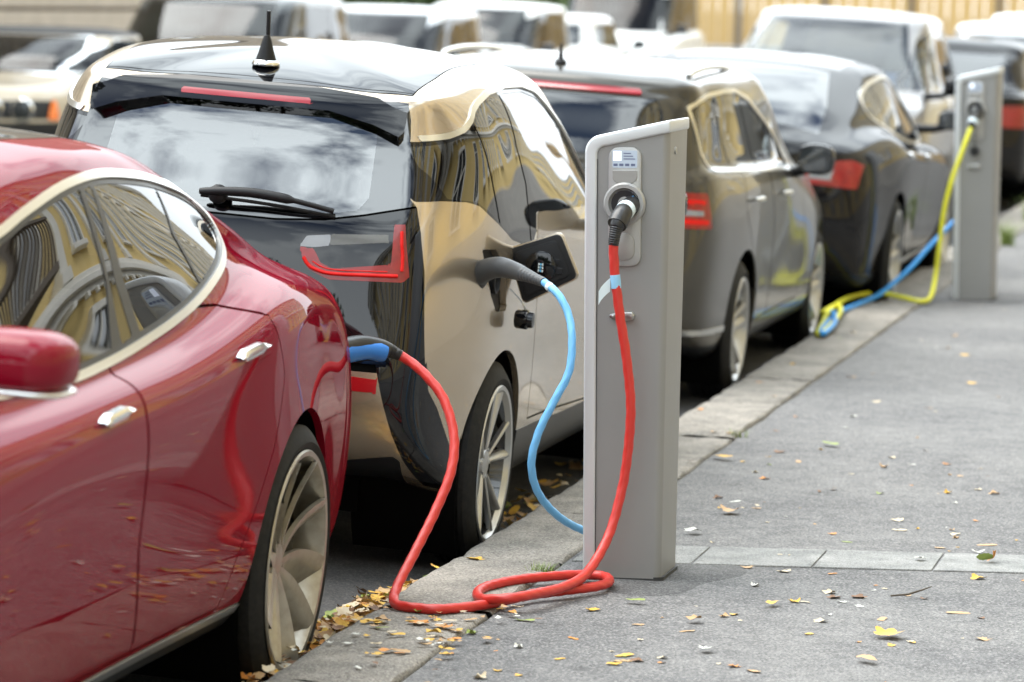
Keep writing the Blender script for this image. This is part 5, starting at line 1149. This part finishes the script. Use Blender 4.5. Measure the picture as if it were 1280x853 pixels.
mb = MB(); mb.lathe([(.809, .050), (.803, .050), (.801, .046), (.801, .001)], 36, 1, (.842, 0, .942)); mb.build('disc', 'gloss_black', fi, smooth=40)
for k, mm in enumerate(('flap_mark_white', 'flap_mark_blue', 'flap_mark_white')):
    mb = MB(); x = .834+.006*k
    for q in range(3): mb.box(x, x+.004, .7985, .8005, .927+.010*q, .934+.010*q)
    mb.build('mark', mm, fi)
mb = MB(); mb.box(.878, .900, .805, .8085, .955, .972); mb.box(.884, .912, .805, .8085, .925, .945); mb.build('clip', 'dark_trim', fi, bevel=.003)
mb = MB(); mb.tube([(.765,.79,.93),(.78,.80,.935),(.79,.815,.93)], .012, 8); mb.build('hinge', 'black_plastic', fo, smooth=50)
# socket surround inside the opening, strap and cap
mb = MB(); mb.lathe([(.0, .045), (.03, .045), (.032, .038), (.01, .036), (.01, .001)], 30, 0, (.715, .62, .905)); mb.build('port_socket', 'black_plastic', g, smooth=40)
mb = MB(); G = []
for q in np.linspace(0, 1, 10): G.append([(.765+.045*math.sin(1.6*q), .70+.06*q, .875-.075*q), (.765+.045*math.sin(1.6*q)+.004, .715+.06*q, .872-.075*q)])
mb.grid(G); k = len(mb.v); mb.add([(x+.002, y, z-.002) for x, y, z in mb.v], [tuple(q) for q in mb.f]); st_ = mb.build('cap_strap', 'clear_lens', g, smooth=60)
mb = MB(); mb.lathe([(-.030, .001), (-.030, .026), (-.024, .030), (.010, .031), (.012, .026), (.028, .024), (.030, .001)], 28, 0, (.812, .765, .775)); mb.build('socket_cap', 'gloss_black', st_, smooth=35)
# ---------------------------------------------------------------- fallen leaves, grass, twig
LC = {'dry_yellow': ((.62, .40, .05), (.50, .26, .04)), 'dry_tan': ((.46, .31, .15), (.36, .20, .09)), 'dry_pale': ((.58, .50, .36), (.48, .38, .24)), 'dry_orange': ((.62, .26, .03), (.42, .15, .03)), 'dry_white': ((.62, .62, .57), (.50, .49, .43)), 'dry_green': ((.16, .24, .05), (.30, .32, .06)), 'dry_brown': ((.20, .10, .045), (.13, .065, .03))}
for k, (a, b) in LC.items(): mat(k, a, .65, noise=(35, b, 3, .35, .7))
def leaf_mesh(kind, seed, curl):
    r = random.Random(seed); n = 22; pts = []
    for i in range(n):
        a = 6.2832*i/n
        if kind == 'maple': q = .55+.38*abs(math.cos(2.5*a))**1.3*(1 if abs(a-math.pi) > .5 else .5)+r.uniform(-.06, .06)
        elif kind == 'birch': q = .62+.30*abs(math.cos(a))**3+.05*math.sin(9*a)+r.uniform(-.03, .03)
        elif kind == 'scrap': q = .5+r.uniform(-.18, .28)
        else: q = .42+.55*abs(math.cos(a))**2+r.uniform(-.03, .03)
        pts.append((q*math.cos(a), q*math.sin(a)*(.62 if kind in ('birch', 'long') else .9)))
    V = [(0, 0)]+[(x*.5, y*.5) for x, y in pts]+pts; F = []
    for i in range(n):
        j = (i+1) % n; F += [(0, 1+i, 1+j), (1+i, 1+n+i, 1+n+j, 1+j)]
    ca, cb = curl*r.uniform(.5, 1.2), curl*r.uniform(-.3, .8); tw = r.uniform(-.4, .4)*curl
    W = [(x*(1-.25*curl*abs(x)), y*(1-.35*curl*abs(y)), (.02+ca*y*y*.9+cb*x*x*.5+tw*x*y+.05*curl*math.sin(5*x+seed))*.62) for x, y in V]
    zm = min(w[2] for w in W); W = [(x, y, z-zm+.004) for x, y, z in W]
    return W, F
LM = {}
def leaf_data(kind, var, col):
    key = (kind, var, col)
    if key not in LM:
        W, F = leaf_mesh(kind, 17*var+len(kind), (.15, .55, .95, 1.3)[var]); me = bpy.data.meshes.new('fallen_leaf'); me.from_pydata(W, [], F); me.shade_smooth(); me.materials.append(M[col]); LM[key] = me
    return LM[key]
CN = {'dry_yellow': 'yellow', 'dry_tan': 'tan', 'dry_pale': 'pale straw-coloured', 'dry_orange': 'orange', 'dry_white': 'whitish', 'dry_green': 'green', 'dry_brown': 'brown'}
CU = ('flat', 'slightly curled', 'curled', 'tightly curled')
def leaf(x, y, size, kind, var, col, rz, tilt=(0, 0), label=None, z=None, where='pavement asphalt'):
    o = bpy.data.objects.new('fallen_leaf', leaf_data(kind, var, col)); COL.objects.link(o)
    o.location = (x, y, .1135 if z is None else z); o.scale = (size,)*3; o.rotation_euler = (tilt[0], tilt[1], rz)
    tag(o, label or '%s %s fallen leaf lying on the %s' % (CU[var], CN[col], where), 'leaf', 'fallen leaves on the pavement and kerb'); return o
rl = random.Random(8)
# leaves one can point at
SP = [(-1.06,10.12,.062,'maple',1,'dry_yellow','broad crumpled yellow leaf in the lower right of the pavement'), (-.905,11.60,.034,'maple',2,'dry_orange','orange leaf standing upright on the concrete strip at the right edge'), (-1.12,11.55,.036,'scrap',1,'dry_white','whitish torn leaf on the concrete strip'), (-1.43,10.53,.042,'birch',2,'dry_yellow','folded bright yellow leaf on the asphalt right of the near post'),
 (-.93,11.58,.034,'birch',1,'dry_green','green leaf on the concrete strip beside the upright orange leaf'), (-1.80,10.43,.036,'birch',1,'dry_green','green leaf with a yellow tip just right of the red cable loop'), (-1.59,10.17,.034,'maple',2,'dry_tan','tan folded leaf on the asphalt below the near post'), (-1.49,9.72,.042,'scrap',1,'dry_white','pale whitish leaf in the foreground asphalt'), (-1.07,9.71,.05,'birch',2,'dry_tan','large tan leaf at the bottom edge of the pavement'),
 (-2.38,10.99,.036,'maple',1,'dry_yellow','yellow leaf on the granite kerb left of the near post'), (-1.76,14.44,.055,'birch',1,'dry_green','yellow-green leaf far up the pavement beyond the near post'), (-1.83,12.39,.055,'maple',2,'dry_tan','heap-like tan leaf beyond the concrete strip next to the near post'), (-2.08,13.84,.06,'birch',1,'dry_yellow','yellow leaf near the kerb beyond the near post'), (-1.87,11.87,.055,'scrap',2,'dry_white','whitish crinkled leaf right behind the near post')]
for x, y, s, k, v, c_, lb in SP:
    leaf(x, y, s, k, v, c_, rl.uniform(0, 6.28), (rl.uniform(-.05, .05), rl.uniform(-.05, .05)) if 'upright' not in lb else (1.1, .2), lb, .135 if 'upright' in lb else (.124 if 'kerb' not in lb else .126))
PTS = [(-1.12,11.55),(-1.81,13.91),(-1.80,15.53),(-1.93,12.77),(-1.77,12.56),(-1.89,10.27),(-1.73,10.08),(-1.84,11.25),(-1.53,10.30),(-1.51,10.35),(-1.27,10.10),(-1.20,10.63),(-1.09,10.87),(-.99,10.07),(-1.68,9.45),(-1.58,9.59),(-1.96,9.61),(-2.12,9.77),(-1.94,9.26),(-1.96,9.14),(-.85,10.54),(-1.25,10.68),(-1.49,11.19)]
cols = ['dry_tan']*6+['dry_pale']*5+['dry_yellow']*5+['dry_orange']*3+['dry_white']*3+['dry_brown']*2+['dry_green']
def scat(x, y, where='pavement asphalt', z=None, smin=.014, smax=.038):
    s = smin+(smax-smin)*rl.random()**1.7; k = rl.choice(['maple', 'birch', 'scrap', 'long', 'scrap']); v = rl.choice([0, 1, 1, 2, 2, 3])
    leaf(x, y, s, k, v, rl.choice(cols), rl.uniform(0, 6.28), (rl.uniform(-.08, .08), rl.uniform(-.08, .08)), None, z, where)
for x, y in PTS: scat(x, y, smin=.022, smax=.04)
for cx, cy in ((-1.78, 12.55), (-1.25, 10.75), (-1.7, 9.5), (-1.0, 11.9)):
    for i in range(7): scat(rl.gauss(cx, .07), rl.gauss(cy, .12), smin=.012, smax=.04)
for i in range(90): scat(rl.uniform(-2.1, -.5), rl.uniform(8.6, 13.5)+rl.random()**2*1.5, smin=.008, smax=.042)
for i in range(48): scat(rl.uniform(-2.1, -1.0), rl.uniform(13, 24), smin=.016, smax=.04)
for i in range(22): scat(rl.gauss(-2.10, .05), rl.uniform(8.9, 10.4), 'edge of the granite kerb', .126, .016, .036)
for i in range(62): scat(rl.gauss(-2.29, .10), rl.gauss(9.70, .32), 'granite kerb beside the red cable', .128, .018, .042)
for i in range(10): scat(rl.uniform(-2.42, -2.15), rl.uniform(12, 21), 'granite kerb further along the street', .126, .02, .04)
# drift of leaves in the gutter: nobody could count it
def litter(name, spots, seed):
    r = random.Random(seed); mb = MB(); names = ['dry_yellow', 'dry_tan', 'dry_orange', 'dry_brown', 'dry_pale', 'dry_green']
    for (x0, x1, y0, y1, n, zh) in spots:
        for i in range(n):
            x, y = r.uniform(x0, x1), r.uniform(y0, y1); s = r.uniform(.022, .045); W, F = leaf_mesh(r.choice(['maple', 'birch', 'scrap']), r.randint(0, 60), r.choice([.4, .8, 1.2]))
            mx = Matrix.Translation((x, y, .0+zh*r.random()**1.2*max(.1, (x-x0)/(x1-x0))+r.random()*.012+max(0, (-2.47-x)*.05))) @ Matrix.Rotation(r.uniform(0, 6.28), 4, 'Z') @ Matrix.Rotation(r.uniform(-.5, .5), 4, 'X') @ Matrix.Rotation(r.uniform(-.5, .5), 4, 'Y') @ Matrix.Scale(s, 4)
            k = len(mb.v); mb.add(W, F, r.choices(range(6), [5, 6, 2, 4, 3, 1])[0]); mb.xform(mx, k)
    o = mb.build(name, names, smooth=60, fix=False); tag(o, 'drift of yellow and brown leaves in the gutter between the red saloon and the kerb', 'leaf litter', kind='stuff'); return o
litter('leaf_litter', [(-2.68, -2.47, 9.0, 10.9, 620, .115), (-2.62, -2.47, 10.7, 11.3, 50, .05), (-2.75, -2.47, 11.9, 15.0, 130, .05), (-2.6, -2.47, 15, 20, 40, .03)], 5)
mat('grass_blade', (.14, .22, .035), .6, noise=(50, (.24, .30, .07), 2, .4, .6))
def tuft(x, y, n, h, seed, label):
    r = random.Random(seed); mb = MB()
    for i in range(n):
        a = r.uniform(0, 6.28); l = h*r.uniform(.4, 1); e = l*r.uniform(.2, .9); w = .0016; bx, by = r.gauss(0, .022), r.gauss(0, .014); px, py = -math.sin(a)*w, math.cos(a)*w
        P = [(bx+e*q*q*math.cos(a), by+e*q*q*math.sin(a), l*(q-.25*q*q)) for q in (0, .4, .75, 1)]; G = [[(p[0]-px*(1-.9*q), p[1]-py*(1-.9*q), p[2]), (p[0]+px*(1-.9*q), p[1]+py*(1-.9*q), p[2])] for p, q in zip(P, (0, .4, .75, 1))]; mb.grid(G)
    tag(mb.build('grass_tuft', 'grass_blade', loc=(x, y, .112), fix=False), label, 'grass tuft')
tuft(-2.150, 10.86, 90, .055, 3, 'small green grass tuft between kerb and asphalt left of the near charging post')
tuft(-2.145, 14.6, 40, .05, 6, 'tiny grass tuft at the kerb joint beside the dark estate car')
for i, (x, y) in enumerate(((-2.12, 27.2), (-2.0, 28.6), (-2.2, 30.5))): tuft(x, y, 260, .28, 30+i, ('patch of weeds beside the kerb just beyond the far charging post', 'second patch of weeds, on the pavement beyond the far charging post', 'farthest patch of weeds along the kerb beyond the far charging post')[i])
mb = MB(); mb.tube([(-.05, -.01, .006), (0, .0, .012), (.035, .03, .022), (.06, .055, .03)], [.0028, .003, .0025, .0012], 6); tag(mb.build('twig', 'bark', loc=(-1.08, 10.82, .113), smooth=60), 'short dark twig lying on the asphalt among curled leaves', 'twig')
